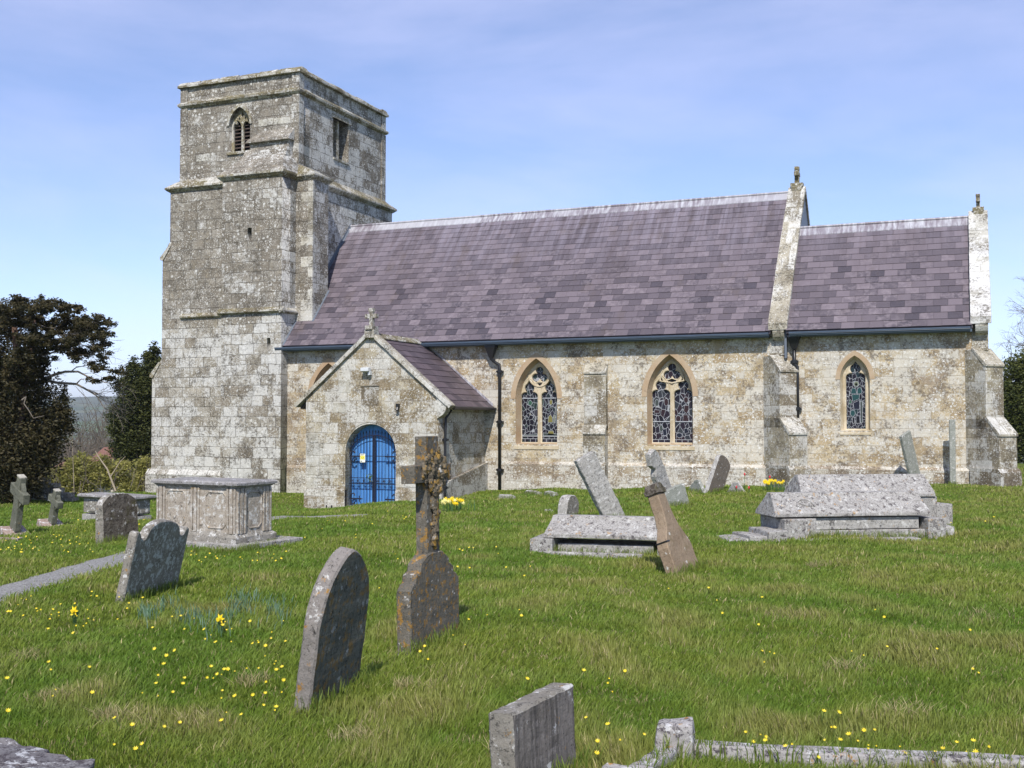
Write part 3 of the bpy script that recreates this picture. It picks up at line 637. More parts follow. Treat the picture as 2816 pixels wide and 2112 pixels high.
# ------------------------------------------------------------------ nave and chancel walls
SL = 1.133; EVY, EVZ = 31.98, 4.25          # eaves line; roof height = EVZ + SL*(y-EVY)
RY, RZ = 36.16, EVZ + SL * (36.16 - 31.98); CY, CZ = 34.93, EVZ + SL * (34.93 - 31.98)
plate('nave_wall', [(-21.9, GB), (-4.9, GB), (-4.9, 4.52), (-21.9, 4.52)], [h0, h1, h2], WY, WY + .55, M['wall'], CH)
plate('chancel_wall', [(-4.9, GB), (.50, GB), (.50, 4.52), (-4.9, 4.52)], [h3], WY, WY + .55, M['wall'], CH)
mb = MB(); mb.box(-21.6, -4.4, WY + 1.0, WY + 1.1, -1.5, 4.3); mb.box(-4.4, -.1, WY + 1.0, WY + 1.1, -1.5, 4.3); mb.build('interior_shade', M['dark'], CH)  # near-black sheets, painted shade for the unlit inside behind the windows
mb = MB(); mb.box(-21.6, -4.85, 39.5, 40.0, GB, 4.5); mb.box(-4.85, .5, 37.1, 37.55, GB, 4.5); mb.build('north_wall', M['wall'], CH)
def gable(x0, x1, y0, yr, zr, name, mat):
    y1 = 2 * yr - y0; ze = EVZ + SL * (y0 - EVY)
    mb = MB(); mb.prism([(x0, y0, GB), (x0, y1, GB), (x0, y1, ze), (x0, yr, zr), (x0, y0, ze)], (x1 - x0, 0, 0)); mb.build(name, mat, CH)
gable(-5.22, -4.86, WY + .05, RY, RZ + .02, 'gable_wall', M['wall']); gable(.10, .497, WY + .05, CY, CZ + .02, 'gable_wall', M['wall'])
gable(-4.86, -4.80, WY + 1.0, RY, RZ - .05, 'gable_wall', M['lead_dark'])
# plinth along the foot of the wall, chamfered
mb = MB()
mb.prism([(-13.6, WY - .09, GB), (-13.6, WY - .09, .30), (-13.6, WY + .02, .40), (-13.6, WY + .02, GB)], (13.6 + .5, 0, 0))
mb.build('plinth', M['wall'], CH)
mb = MB(); mb.prism([(-21.75, WY - .09, GB), (-21.75, WY - .09, .05), (-21.75, WY + .02, .15), (-21.75, WY + .02, GB)], (2.9, 0, 0)); mb.build('plinth', M['wall'], CH)
# shallow buttress between the windows
def butt(cx, w, steps, C, dirv, parent=CH):
    """steps: (projection, top z of front, slope rise); dirv outward"""
    d = Vector(dirv).normalized(); u = Vector((-d.y, d.x, 0)); C = Vector(C); z0 = GB
    for i, (pr, zt, rise, prn) in enumerate(steps):
        mb = MB(); a = C - u * w / 2; q = d * pr
        P = lambda k, z: (a.x + d.x * k, a.y + d.y * k, z)
        mb.prism([P(-.3, z0), P(pr, z0), P(pr, zt), P(prn, zt + rise), P(-.3, zt + rise)], u * w)
        mb.build('buttress', M['butt'], parent, bevel=.012)
        mb = MB(); a2 = C - u * (w / 2 + .012); P2 = lambda k, z: (a2.x + d.x * k, a2.y + d.y * k, z)
        e = .035; mb.prism([P2(pr - .04, zt - .06), P2(pr + e, zt - .06), P2(pr + e, zt + .0), P2(prn - .01, zt + rise + .03), P2(prn - .08, zt + rise + .0)], u * (w + .024))
        mb.build('weathering', M['coping'], parent, bevel=.008, cuts=1, rough=.006)
        z0 = zt + rise * .3
butt(0, .70, [(.32, 1.30, .22, .20), (.20, 3.15, .28, .0)], (-10.56, WY, 0), (0, -1, 0))
butt(0, .62, [(.92, 1.32, .42, .50), (.50, 3.10, .42, .05)], (-5.08, WY + .02, 0), (1, -1, 0))
butt(0, .62, [(.86, 1.30, .42, .46), (.44, 3.16, .42, .02)], (.33, WY + .02, 0), (1, -1, 0))
for C, pr in (((-5.08, WY + .02), .92), ((.33, WY + .02), .86)):
    mb = MB(); d = Vector((1, -1, 0)).normalized(); u = Vector((1, 1, 0)).normalized(); Cv = Vector((C[0], C[1], 0)) - u * .37
    P = lambda k, z: (Cv.x + d.x * k, Cv.y + d.y * k, z)
    mb.prism([P(-.1, GB), P(pr + .16, GB), P(pr + .08, .30), P(pr - .01, .40), P(-.1, .40)], u * .74); mb.build('plinth', M['butt'], CH)
mb = MB(); mb.box(-10.94, -10.18, WY - .41, WY, GB, .28); mb.prism([(-10.94, WY - .41, .28), (-10.94, WY - .33, .38), (-10.94, WY, .38), (-10.94, WY, .28)], (.76, 0, 0)); mb.build('plinth', M['butt'], CH)
# ------------------------------------------------------------------ roofs
def slates(name, O, A, Sv, L, H, mat, parent, sw=.345, sh=.195, skip=None, th=.011):
    """O: eaves corner, A: unit vector along the eaves, Sv: unit vector up the slope"""
    O, A, Sv = Vector(O), Vector(A).normalized(), Vector(Sv).normalized(); N = A.cross(Sv)
    if N.z < 0: N = -N
    V = []; F = []; Cc = []; rows = int(H / sh) + 1
    for r_ in range(rows):
        s0 = r_ * sh; s1 = min(s0 + sh + .035, H); off = -(.5 * sw if r_ % 2 else 0) - rng.random() * .03; x = off
        if s0 > H - .03: break
        while x < L:
            wv = sw * rng.uniform(.97, 1.03) ; x0 = max(x + .003, 0); x1 = min(x + wv - .003, L); x += wv
            if x1 - x0 < .04: continue
            dz = rng.uniform(0, .004); ds = rng.uniform(-.006, .004); sk = rng.uniform(-.002, .002)
            b0 = len(V); lo = .020 + dz; hi = .006
            for (aa, ss, nn) in ((x0, s0 + ds, lo - th), (x1, s0 + ds + sk, lo - th), (x1, s1, hi - th), (x0, s1, hi - th), (x0, s0 + ds, lo), (x1, s0 + ds + sk, lo), (x1, s1, hi), (x0, s1, hi)):
                V.append(tuple(O + A * aa + Sv * ss + N * nn))
            F += [(b0 + 4, b0 + 5, b0 + 6, b0 + 7), (b0, b0 + 1, b0 + 5, b0 + 4), (b0 + 1, b0 + 2, b0 + 6, b0 + 5), (b0 + 3, b0, b0 + 4, b0 + 7)]
            h = s0 / H; q = rng.random()
            Cc += [(rng.random(), min(1, q * (1 - .22 * h)), min(1, rng.random() * (1 - .45 * h) + .0), 1)] * 16
    me = bpy.data.meshes.new(name); me.from_pydata(V, [], F); me.materials.append(mat)
    at = me.color_attributes.new('rnd', 'FLOAT_COLOR', 'CORNER'); at.data.foreach_set('color', np.array(Cc, np.float32).ravel())
    me.update(); finish_uv(me); o = bpy.data.objects.new(name, me); COL.objects.link(o); o.parent = parent; o.matrix_parent_inverse = Matrix.Translation(-parent.location)
    return o
sv = Vector((0, 1, SL)).normalized(); n_ = Vector((0, -SL, 1)).normalized()
def roofbase(x0, x1, yr, name='roof_deck'):
    zr = EVZ + SL * (yr - EVY); mb = MB()
    for s in (1, -1):
        y0 = EVY + .02 if s == 1 else 2 * yr - EVY - .02
        mb.prism([(x0, y0, EVZ - .10), (x0, y0, EVZ - .02), (x0, yr, zr - .02), (x0, yr, zr - .12)], (x1 - x0, 0, 0))
    mb.build(name, M['slate'], CH)
roofbase(-21.84, -5.24, RY); roofbase(-4.80, .12, CY)
HN = math.hypot(RY - EVY, RZ - EVZ); HC = math.hypot(CY - EVY, CZ - EVZ)
slates('roof', (-21.84, EVY - .03, EVZ - .03), (1, 0, 0), sv, 16.60, HN - .1, M['slate'], CH, .375, .265)
slates('roof', (-4.80, EVY - .03, EVZ - .03), (1, 0, 0), sv, 4.92, HC - .1, M['slate'], CH, .375, .265)
def ridge(x0, x1, yr, zr, wd=.34):
    mb = MB(); k = max(2, int((x1 - x0) / 1.9))
    for i in range(k):
        a = x0 + (x1 - x0) * i / k; b = x0 + (x1 - x0) * (i + 1) / k; e = .004 * (i % 2)
        for s in (1, -1):
            y = lambda t: yr - s * t
            mb.prism([(a - .01, y(0), zr + .045 + e), (a - .01, y(wd * .66), zr + .045 + e - SL * wd * .66), (a - .01, y(wd * .66), zr + .02 + e - SL * wd * .66), (a - .01, y(0), zr + .02 + e)], (b - a + .01, 0, 0))
    mb.tube([(x0, yr, zr + .055), (x1, yr, zr + .055)], .045, 8)
    mb.build('lead_ridge', M['lead'], CH, cuts=1, rough=.004)
ridge(-21.64, -5.25, RY, RZ); ridge(-4.80, .09, CY, CZ)
# flashings against the tower
mb = MB()
def strip(x0, x1, ya, yb, h=.045):
    za, zb = EVZ + SL * (ya - EVY), EVZ + SL * (yb - EVY)
    mb.prism([(x0, ya, za + .0), (x0, ya, za + h), (x0, yb, zb + h), (x0, yb, zb)], (x1 - x0, 0, 0))
strip(-21.66, -21.56, 33.74, RY); strip(EBx - .01, EBx + .07, 32.72, 33.76); strip(SBx1 - .01, SBx1 + .07, EVY - .03, 32.74); mb.build('flashing', M['lead_dark'], CH)
mb = MB(); mb.prism([(LO[1], 33.76, EVZ + SL * (33.76 - EVY)), (LO[1], RY, RZ), (LO[1], RY, RZ + .16), (LO[1], 33.76, EVZ + SL * (33.76 - EVY) + .16)], (.012, 0, 0)); mb.build('flashing', M['lead_dark'], CH)
mb = MB(); zz = lambda y: EVZ + SL * (y - EVY)
mb.prism([(-4.86, EVY + .2, zz(EVY + .2) + .02), (-4.86, CY, zz(CY) + .02), (-4.86, CY, zz(CY) + .2), (-4.86, EVY + .2, zz(EVY + .2) + .2)], (.09, 0, 0)); mb.build('flashing', M['lead_dark'], CH)
# gutters
def gutter(x0, x1, y, z):
    mb = MB(); pr = [(y + .09, z), (y - .02, z - .005), (y - .035, z + .03), (y - .055, z + .045), (y - .05, z + .06), (y - .065, z + .068), (y - .065, z + .095), (y - .055, z + .095), (y - .05, z + .08), (y + .08, z + .08)]
    mb.prism([(x0, a, b) for a, b in pr], (x1 - x0, 0, 0)); mb.build('gutter', M['gutter'], CH)
gutter(-22.05, -5.28, EVY - .06, EVZ - .17); gutter(-4.70, .06, EVY - .06, EVZ - .17)
mb = MB(); mb.box(-21.85, -5.3, EVY + .03, WY + .02, EVZ - .20, EVZ - .12); mb.box(-4.72, .1, EVY + .03, WY + .02, EVZ - .20, EVZ - .12); mb.build('soffit', M['gutter'], CH)
# downpipes
def pipe(pts, r, hop=None, cl=(), sq=False):
    p = empty('downpipe', pts[0]); p.parent = CH; p.matrix_parent_inverse = Matrix.Translation(-CH.location)
    mb = MB(); mb.tube(pts, r, 10); o = mb.build('pipe', M['black'], None, smooth=True); o.parent = p; o.matrix_parent_inverse = Matrix.Translation(-p.location)
    for c in cl:
        mb = MB(); mb.tube([(c[0], c[1], c[2] - .045), (c[0], c[1], c[2] + .045)], r * 1.55, 10); mb.box(c[0] - r * 2.2, c[0] + r * 2.2, c[1] - .015, c[1] + r + .03, c[2] - .03, c[2] + .03)
        o = mb.build('collar', M['black'], None); o.parent = p; o.matrix_parent_inverse = Matrix.Translation(-p.location)
    if hop:
        x, y, z = hop; mb = MB(); frust(mb, (x - .06, x + .06, y - .05, y + .05), z - .42, (x - .17, x + .17, y - .12, y + .12), z - .08); frust(mb, (x - .18, x + .18, y - .13, y + .13), z - .08, (x - .18, x + .18, y - .13, y + .13), z)
        o = mb.build('hopper', M['black'], None, bevel=.01); o.parent = p; o.matrix_parent_inverse = Matrix.Translation(-p.location)
pipe([(-14.02, EVY + .12, 3.9), (-14.02, EVY + .12, 3.62), (-13.90, WY - .11, 3.50), (-13.78, WY - .1, 3.44), (-13.77, WY - .10, 3.25), (-13.77, WY - .10, -.75)], .052, (-14.02, EVY + .12, EVZ - .18), [(-13.77, WY - .1, 3.22), (-13.77, WY - .1, 1.62), (-13.77, WY - .10, .1)])
pipe([(-4.60, WY - .10, 3.75), (-4.60, WY - .10, 3.3), (-4.52, WY - .10, 3.2), (-4.52, WY - .1, .6)], .05, (-4.60, WY - .12, EVZ - .14), [(-4.6, WY - .1, 3.35), (-4.52, WY - .1, 2.0)])
# copings and kneelers
def coping(x0, x1, yr, mat, n, y0=EVY - .02, up=.10, th=.13, slope=SL, ez=EVZ):
    mb = MB(); zr = ez + slope * (yr - EVY)
    for s in (1, -1):
        for i in range(n):
            a = (yr - y0) * i / n + (.0 if i else 0); b = (yr - y0) * (i + 1) / n - .008; j = rng.uniform(-.012, .012); jx = rng.uniform(-.008, .008)
            Y = lambda t: (y0 + t) if s == 1 else 2 * yr - (y0 + t)
            Z = lambda t: ez + slope * (y0 + t - EVY)
            mb.prism([(x0 + jx, Y(a), Z(a) + .02), (x0 + jx, Y(a), Z(a) + up + th + j), (x0 + jx, Y(b), Z(b) + up + th + j), (x0 + jx, Y(b), Z(b) + .02)], (x1 - x0, 0, 0))
    o = mb.build('coping', mat, CH, bevel=.014, cuts=2, rough=.007)
coping(-5.30, -4.76, RY, M['coping'], 6); coping(.06, .58, CY, M['coping_pale'], 5)
def kneeler(x0, x1, y, z):
    mb = MB(); k = [(y + .35, z + .02), (y - .0, z + .02), (y - .0, z - .06)] + [(y + .02 + .24 * (1 - math.cos(a)), z - .06 - .22 * math.sin(a)) for a in (.3, .6, .9, 1.2, 1.5)] + [(y + .35, z - .30)]
    mb.prism([(x0, a, b) for a, b in k], (x1 - x0, 0, 0)); mb.build('kneeler', M['coping'], CH, bevel=.01)
kneeler(-5.18, -4.86, EVY, EVZ); kneeler(.18, .50, EVY, EVZ)
mb = MB(); mb.box(-5.30, -4.86, WY - .03, WY + .2, 3.55, 4.25); mb.build('pilaster', M['butt'], CH); mb = MB(); mb.box(.10, .502, WY - .03, WY + .2, 3.55, 4.25); mb.build('pilaster', M['butt'], CH)
mb = MB(); mb.box(-4.86, -4.80, EVY + .14, WY + .2, 3.45, 4.35); mb.build('flashing', M['lead_dark'], CH)
def cross(name, x, y, z, axis, mat, ring=True, s=1.0):
    c = empty(name, (x, y, z)); c.parent = CH; c.matrix_parent_inverse = Matrix.Translation(-CH.location)
    def sub(mb, nm): 
        o = mb.build(nm, mat, None, bevel=.012, cuts=1, rough=.008); o.parent = c; o.matrix_parent_inverse = Matrix.Translation(-c.location)
    u = Vector((1, 0, 0)) if axis == 'x' else Vector((0, 1, 0)); v = Vector((0, 1, 0)) if axis == 'x' else Vector((1, 0, 0)); C = Vector((x, y, 0))
    mb = MB(); mb.obox(C, u, v, .30 * s, .50 * s, z, z + .12); mb.obox(C, u, v, .40 * s, .40 * s, z - .25, z); sub(mb, 'cross_base')
    mb = MB(); mb.obox(C, u, v, .15 * s, .18 * s, z + .12, z + .80 * s); mb.obox(C, u, v, .50 * s, .185 * s, z + .44 * s, z + .60 * s)
    mb.obox(C, u, v, .20 * s, .19 * s, z + .68 * s, z + .82 * s); sub(mb, 'cross_shaft')
cross('gable_cross', -5.03, RY, RZ + .20, 'y', M['string'], s=.80); cross('gable_cross', .32, CY, CZ + .20, 'y', M['string'], s=.62)
# ------------------------------------------------------------------ porch
PY, PX0, PX1, PC = 28.94, -18.85, -14.32, -16.585
PE, PSL = 2.08, .84; PR = PE + PSL * 2.60; PEX = 2.60
dc, dw, dsp = -16.585, .865, .70
doorh = [(dc + dw, GB), (dc - dw, GB)] + round_pts(dc, dsp, dw, 18, .86)
zw = PE + PSL * (PEX - (PC - PX0)) - .03
plate('porch_wall', [(PX0, GB - .1), (dc - dw, GB - .1)] + round_pts(dc, dsp, dw, 18, .86) + [(dc + dw, GB - .1), (PX1, GB - .1), (PX1, zw), (PC, PR - .03), (PX0, zw)], [], PY, PY + .42, M['porch'], CH)
mb = MB(); mb.box(PX1 - .4, PX1, PY + .42, WY + .05, GB, zw); mb.build('porch_wall', M['porch'], CH)
mb = MB(); mb.box(PX0, PX0 + .4, PY + .42, WY + .05, GB, zw); mb.build('porch_wall', M['porch'], CH)
mb = MB(); mb.prism([(PX1 + .10, PY + .02, GB), (PX1 + .10, WY, GB), (PX1 + .10, WY, .32), (PX1 + .10, PY + .7, -.10), (PX1 + .10, PY + .02, -.32)], (-.2, 0, 0)); mb.build('plinth', M['butt'], CH)
for (pa, pb) in ((PX0 - .04, dc - dw), (dc + dw, PX1 + .03)):
    mb = MB(); mb.box(pa, pb, PY - .05, PY + .1, GB, -.42); mb.build('plinth', M['porch'], CH, bevel=.02)
# jamb quoins and corner blocks
z = -.42
for i in range(5):
    h = rng.uniform(.30, .42); wq = .62 if i % 2 else .42
    mb = MB(); mb.box(PX0 + .02, PX0 + .02 + wq, PY - .008, PY + .05, z + .006, z + h - .006); mb.build('quoin', M['pale'], CH, bevel=.012)
    if rng.random() < .7:
        mb = MB(); x = PX0 + .03 + wq; mb.box(x, x + rng.uniform(.35, .55), PY - .006, PY + .05, z + .006, z + h - .006); mb.build('quoin', M['pale'], CH, bevel=.012)
    z += h
for (x0, z0, w_, h_) in ((-15.45, -.30, .36, .40), (-15.05, -.26, .34, .36), (-15.3, .16, .5, .38), (-17.9, 1.9, .5, .32), (-17.7, 2.5, .42, .4)):
    mb = MB(); mb.box(x0, x0 + w_, PY - .005, PY + .05, z0, z0 + h_); mb.build('repair_block', M['pale'], CH, bevel=.012)
# voussoir ring of the doorway (flush, only its chamfer shows)
o = loft('door_chamfer', [(dc - dw - .05, GB)] + round_pts(dc, dsp, dw + .05, 20, .91) + [(dc + dw + .05, GB)], PY - .014, [(dc - dw, GB)] + round_pts(dc, dsp, dw, 20, .86) + [(dc + dw, GB)], PY + .05, M['butt'], CH)
# porch roof
for s in (-1, 1):
    O = (PC + s * (PEX - .02), PY + .16, PE - .01) if s == 1 else (PC + s * (PEX - .02), WY + .05, PE - .01)
    A = (0, 1, 0) if s == 1 else (0, -1, 0)
    slates('roof', O, A, (-s, 0, PSL), WY + .05 - (PY + .16), math.hypot(PEX, PEX * PSL) - .05, M['slate_porch'], CH, .40, .30, th=.012)
mb = MB()
for s in (-1, 1): mb.prism([(PC + s * (PEX - .03), PY + .15, PE - .06), (PC, PY + .15, PR - .06), (PC, PY + .15, PR - .03), (PC + s * (PEX - .03), PY + .15, PE - .015)], (0, WY - PY - .1, 0))
mb.build('roof_deck', M['slate_porch'], CH)
mb = MB()
for i in range(7):
    a = PY + .35 + i * .41
    for s in (-1, 1): mb.prism([(PC, a, PR + .055), (PC + s * .19, a, PR + .055 - PSL * .19), (PC + s * .19, a, PR + .03 - PSL * .19), (PC, a, PR + .03)], (0, .405, 0))
mb.build('ridge_tile', M['string'], CH)
for s in (-1, 1):       # raking copings
    mb = MB(); L = math.hypot(PEX, PEX * PSL); n_c = 5; d = Vector((-s, 0, PSL)).normalized(); N = Vector((s * PSL, 0, 1)).normalized(); O = Vector((PC + s * PEX, PY - .10, PE))
    if s == 1: O = O - d * .08
    for i in range(n_c):
        a = O + d * (L + .04) * i / n_c; b = O + d * ((L + .04) * (i + 1) / n_c - .006)
        mb.prism([a - N * .02, a + N * .10, b + N * .10, b - N * .02], (0, .34, 0))
    mb.build('coping', M['coping'], CH, bevel=.012, cuts=1, rough=.007)
mb = MB(); mb.prism([(PX1 - .02, PY - .06, zw - .62), (PX1 + .04, PY - .06, zw - .58), (PX1 + .18, PY - .06, zw - .50), (PX1 + .27, PY - .06, zw - .38), (PX1 + .30, PY - .06, zw - .24), (PX1 - .02, PY - .06, zw)], (0, .30, 0)); mb.build('kneeler', M['coping'], CH, bevel=.012)
mb = MB(); 
for i in range(5):
    a = PY + .5 + i * .57; mb.prism([(PC + 2.2, 0, 0)] * 0 + [(PC + 2.12, a, 2.50), (PC + 2.2, a, 2.44)] * 0 or [(PC + .05, a * 0 + WY - .03, PR - .02 + .07), (PC + .05, WY - .03, PR + .02), (PC + 2.55, WY - .03, PE + .02), (PC + 2.55, WY - .03, PE + .12)], (0, .03, 0)) if i == 0 else None
mb.build('flashing', M['lead'], CH)
cross('gable_cross', PC + .02, PY + .02, PR + .12, 'x', M['coping'], s=.80)
pipe([(PX1 + .22, PY + .42, PE - .10), (PX1 + .10, PY + .30, PE - .35), (PX1 + .09, PY + .28, PE - .8), (PX1 + .12, PY + .18, -.35), (PX1 + .20, PY + .08, -.78)], .042, None, [(PX1 + .09, PY + .27, 1.1), (PX1 + .13, PY + .17, -.30)])
mb = MB(); mb.tube([(PC + PEX + .03, PY + .25, PE - .05), (PC + PEX + .03, WY, PE - .05)], .05, 8); mb.build('gutter', M['black'], CH)
# door, gate, notice
DO = empty('door', (dc, PY + .38, -1.0)); DO.parent = CH; DO.matrix_parent_inverse = Matrix.Translation(-CH.location)
def addd(o): o.parent = DO; o.matrix_parent_inverse = Matrix.Translation(-DO.location); return o
addd(plate('door_leaf', [(dc + dw, -1.05), (dc - dw, -1.05)] + round_pts(dc, dsp, dw, 18, .86), [], PY + .385, PY + .44, M['blue']))
mb = MB()
for i in range(13):
    x = dc - dw + .07 + i * .133; hh = dsp + .86 * math.sqrt(max(0, 1 - ((x - dc) / dw) ** 2)) - .03; mb.box(x, x + .013, PY + .376, PY + .39, -1.05, hh)
addd(mb.build('door_bead', M['blue'], None))
GA = empty('gate', (dc, PY + .2, -1.0)); GA.parent = CH; GA.matrix_parent_inverse = Matrix.Translation(-CH.location)
def addg(o): o.parent = GA; o.matrix_parent_inverse = Matrix.Translation(-GA.location); return o
gy = PY + .23
for s in (-1, 1):
    mb = MB()
    for i in range(8):
        x = dc + s * (.05 + i * .108); 
        if abs(x - dc) > dw - .01: continue
        top = .72 + .50 * math.sqrt(max(0, 1 - ((x - dc) / .9) ** 2)) + .09
        mb.box(x - .008, x + .008, gy - .008, gy + .008, -1.0, top); mb.prism([(x - .018, gy - .01, top), (x + .018, gy - .01, top), (x, gy - .01, top + .07)], (0, .02, 0))
    mb.box(dc + s * .012 - .012 * 0, dc + s * .052, gy - .02, gy + .02, -1.02, 1.22) if s == 1 else mb.box(dc - .052, dc - .012, gy - .02, gy + .02, -1.02, 1.22)
    a, b = (dc + .03, dc + dw - .01) if s == 1 else (dc - dw + .01, dc - .03)
    for zz_ in (-.95, -.26, -.08, .58): mb.box(a, b, gy - .009, gy + .009, zz_, zz_ + .02)
    for i in range(4):
        q = a + (b - a) * (i + .5) / 4
        for k in range(4):
            an = math.pi * k / 4; mb.tube([(q - .075 * math.cos(an), gy - .012, -.16 - .075 * math.sin(an)), (q + .075 * math.cos(an), gy - .012, -.16 + .075 * math.sin(an))], .007, 5)
    pts = [(dc + s * .86 * math.cos(t), gy, .60 + .62 * math.sin(t)) for t in np.linspace(.10, 1.54, 12)]; mb.tube(pts, .013, 6)
    addg(mb.build('gate_leaf', M['iron'], None))
    for zz_ in (.58, -.70):      # strap hinges with curled ends
        mb = MB(); e = dc + s * (dw - .02); mb.box(min(e, e - s * .42), max(e, e - s * .42), gy - .03, gy - .018, zz_ - .02, zz_ + .02)
        for q in (-1, 1):
            mb.tube([(e - s * .05, gy - .025, zz_ + q * .02), (e - s * .08, gy - .025, zz_ + q * .14), (e - s * .16, gy - .025, zz_ + q * .16), (e - s * .20, gy - .025, zz_ + q * .10)], [.02, .02, .022, .026], 6)
            mb.tube([(e - s * .36, gy - .025, zz_), (e - s * .36, gy - .025, zz_ + q * .09)], .014, 6)
        mb.tube([(e - s * .40, gy - .025, zz_), (e - s * .47, gy - .025, zz_)], [.03, .006], 6)
        addg(mb.build('strap_hinge', M['iron'], None))
NO = MB(); nx0, nx1 = dc - .46, dc - .285; NO.box(nx0, nx1, gy - .045, gy - .035, .40, .66)
NO.cm = 1; NO.box(nx0 + .012, nx1 - .012, gy - .049, gy - .046, .49, .60); NO.cm = 2; NO.box(nx0 + .02, nx1 - .10, gy - .049, gy - .046, .425, .445)
for zz_, w_ in ((.632, .13), (.615, .10)): NO.box(nx0 + .02, nx0 + .02 + w_, gy - .049, gy - .046, zz_, zz_ + .007)
NO.face([NO.vert((x, gy - .051, z)) for x, z in ell((nx0 + nx1) / 2, .545, .05, .025)])
NO.cm = 3; NO.face([NO.vert((x, gy - .053, z)) for x, z in ell((nx0 + nx1) / 2, .545, .044, .018)])
props(NO.build('notice', [M['sign_p'], M['sign_y'], M['black'], M['sign_y']], None, fixn=False), label='small yellow and cream notice fixed to the black iron gate of the blue door', cat='notice')
# step
mb = MB(); mb.box(dc - 1.0, dc + .95, PY - .28, PY + .45, -1.4, -1.03); mb.build('door_step', M['pale'], CH, bevel=.015, cuts=2, rough=.006)
# floodlight and little lamp on the porch gable
FL = MB(); FL.prism([(PC - .23, PY - .22, 3.14), (PC - .23, PY - .05, 3.10), (PC - .23, PY - .05, 3.26), (PC - .23, PY - .22, 3.24)], (.27, 0, 0)); FL.box(PC - .02, PC + .05, PY - .14, PY + .0, 3.02, 3.14); FL.build('floodlight', M['white'], CH, bevel=.01)
FL = MB(); FL.box(PC + .92, PC + 1.0, PY - .12, PY, 2.06, 2.16); FL.tube([(PC + .96, PY - .08, 2.06), (PC + .96, PY - .12, 1.96)], [.04, .055], 8); FL.build('sensor_lamp', M['black'], CH)
# worn plaque
mb = MB(); mb.box(PC - .32, PC + .28, PY - .004, PY + .05, 2.10, 2.68); mb.build('worn_plaque', M['plinth'], CH); mb = MB(); mb.box(PC - .34, PC + .30, PY - .03, PY + .05, 2.69, 2.72); mb.build('worn_plaque', M['butt'], CH)
# ------------------------------------------------------------------ belfry openings
BW = empty('window', (bcx, 33.0, bs)); BW.parent = CH; BW.matrix_parent_inverse = Matrix.Translation(-CH.location)
def addb(o): o.parent = BW; o.matrix_parent_inverse = Matrix.Translation(-BW.location); return o
addb(plate('hood_arch', arch_pts(bcx, bsp, bw + .10, bap - bsp + .10, 8) + arch_pts(bcx, bsp, bw, bap - bsp, 8)[::-1], [], 32.95, 33.2, M['string']))
hl = [[(bcx + s * .215 + .178, bs + .03), (bcx + s * .215 - .178, bs + .03)] + arch_pts(bcx + s * .215, bsp - .05, .178, .27, 6) for s in (-1, 1)]
hl += [ell(bcx, bsp + .42, .055, .10, 6), ell(bcx - .13, bsp + .27, .04, .07, 6), ell(bcx + .13, bsp + .27, .04, .07, 6), ell(bcx - .27, bsp + .14, .035, .07, 6), ell(bcx + .27, bsp + .14, .035, .07, 6)]
addb(plate('tracery', opening(bcx, bs, bsp, bap, bw + .02, 8), hl, 33.14, 33.26, M['string'], bevel=.012))
for s in (-1, 1):
    for i in range(8):
        z0 = bs + .05 + i * .135; mb = MB(); x = bcx + s * .215; mb.prism([(x - .19, 33.24, z0), (x - .19, 33.24, z0 + .022), (x - .19, 33.37, z0 + .10), (x - .19, 33.37, z0 + .078)], (.38, 0, 0)); addb(mb.build('louvre', M['louvre'], None))
mb = MB(); mb.box(bcx - .5, bcx + .5, 33.5, 33.52, bs - .1, bap); addb(mb.build('shade_backing', M['dark'], None))  # near-black sheet painted as the shade behind the louvres
mb = MB(); mb.box(bcx - .52, bcx + .52, 32.93, 33.2, bs - .10, bs + .0); addb(mb.build('sill', M['string'], None, bevel=.01))
EW = empty('window', (UP[1], (ey0 + ey1) / 2, ez0)); EW.parent = CH; EW.matrix_parent_inverse = Matrix.Translation(-CH.location)
def adde(o): o.parent = EW; o.matrix_parent_inverse = Matrix.Translation(-EW.location); return o
mb = MB(); mb.box(UP[1] - .30, UP[1] - .14, (ey0 + ey1) / 2 - .08, (ey0 + ey1) / 2 + .08, ez0, ez1); adde(mb.build('mullion', M['string'], None))
mb = MB(); mb.box(UP[1] - .1, UP[1] + .05, ey0 - .12, ey1 + .12, ez1, ez1 + .13); adde(mb.build('lintel', M['string'], None)); mb = MB(); mb.prism([(UP[1] - .4, ey0, ez0 + .06), (UP[1] + .05, ey0, ez0 - .03), (UP[1] + .05, ey0, ez0 - .1), (UP[1] - .4, ey0, ez0 - .1)], (0, ey1 - ey0, 0)); adde(mb.build('sill', M['string'], None))
mb = MB(); mb.box(UP[1] - .62, UP[1] - .60, ey0 - .05, ey1 + .05, ez0 - .1, ez1 + .1); adde(mb.build('shade_backing', M['dark'], None))  # shade within the east opening, painted as a near-black sheet
#@@PART3
# ------------------------------------------------------------------ grass ground, path
n = NT('churchyard_turf', .95, .1)
gq = n.noise(n.P, .55, 5, .6); gc = n.mix(n.rng(gq, .35, .65), (.10, .155, .022), (.17, .19, .045))
gc = n.mix(n.rng(n.noise(n.P, 5, 6, .7), .5, .7, 0, .55), gc, (.14, .115, .045)); gc = n.mix(n.rng(n.noise(n.P, 22, 5, .7), .45, .62, 0, .75), gc, (.022, .036, .008))
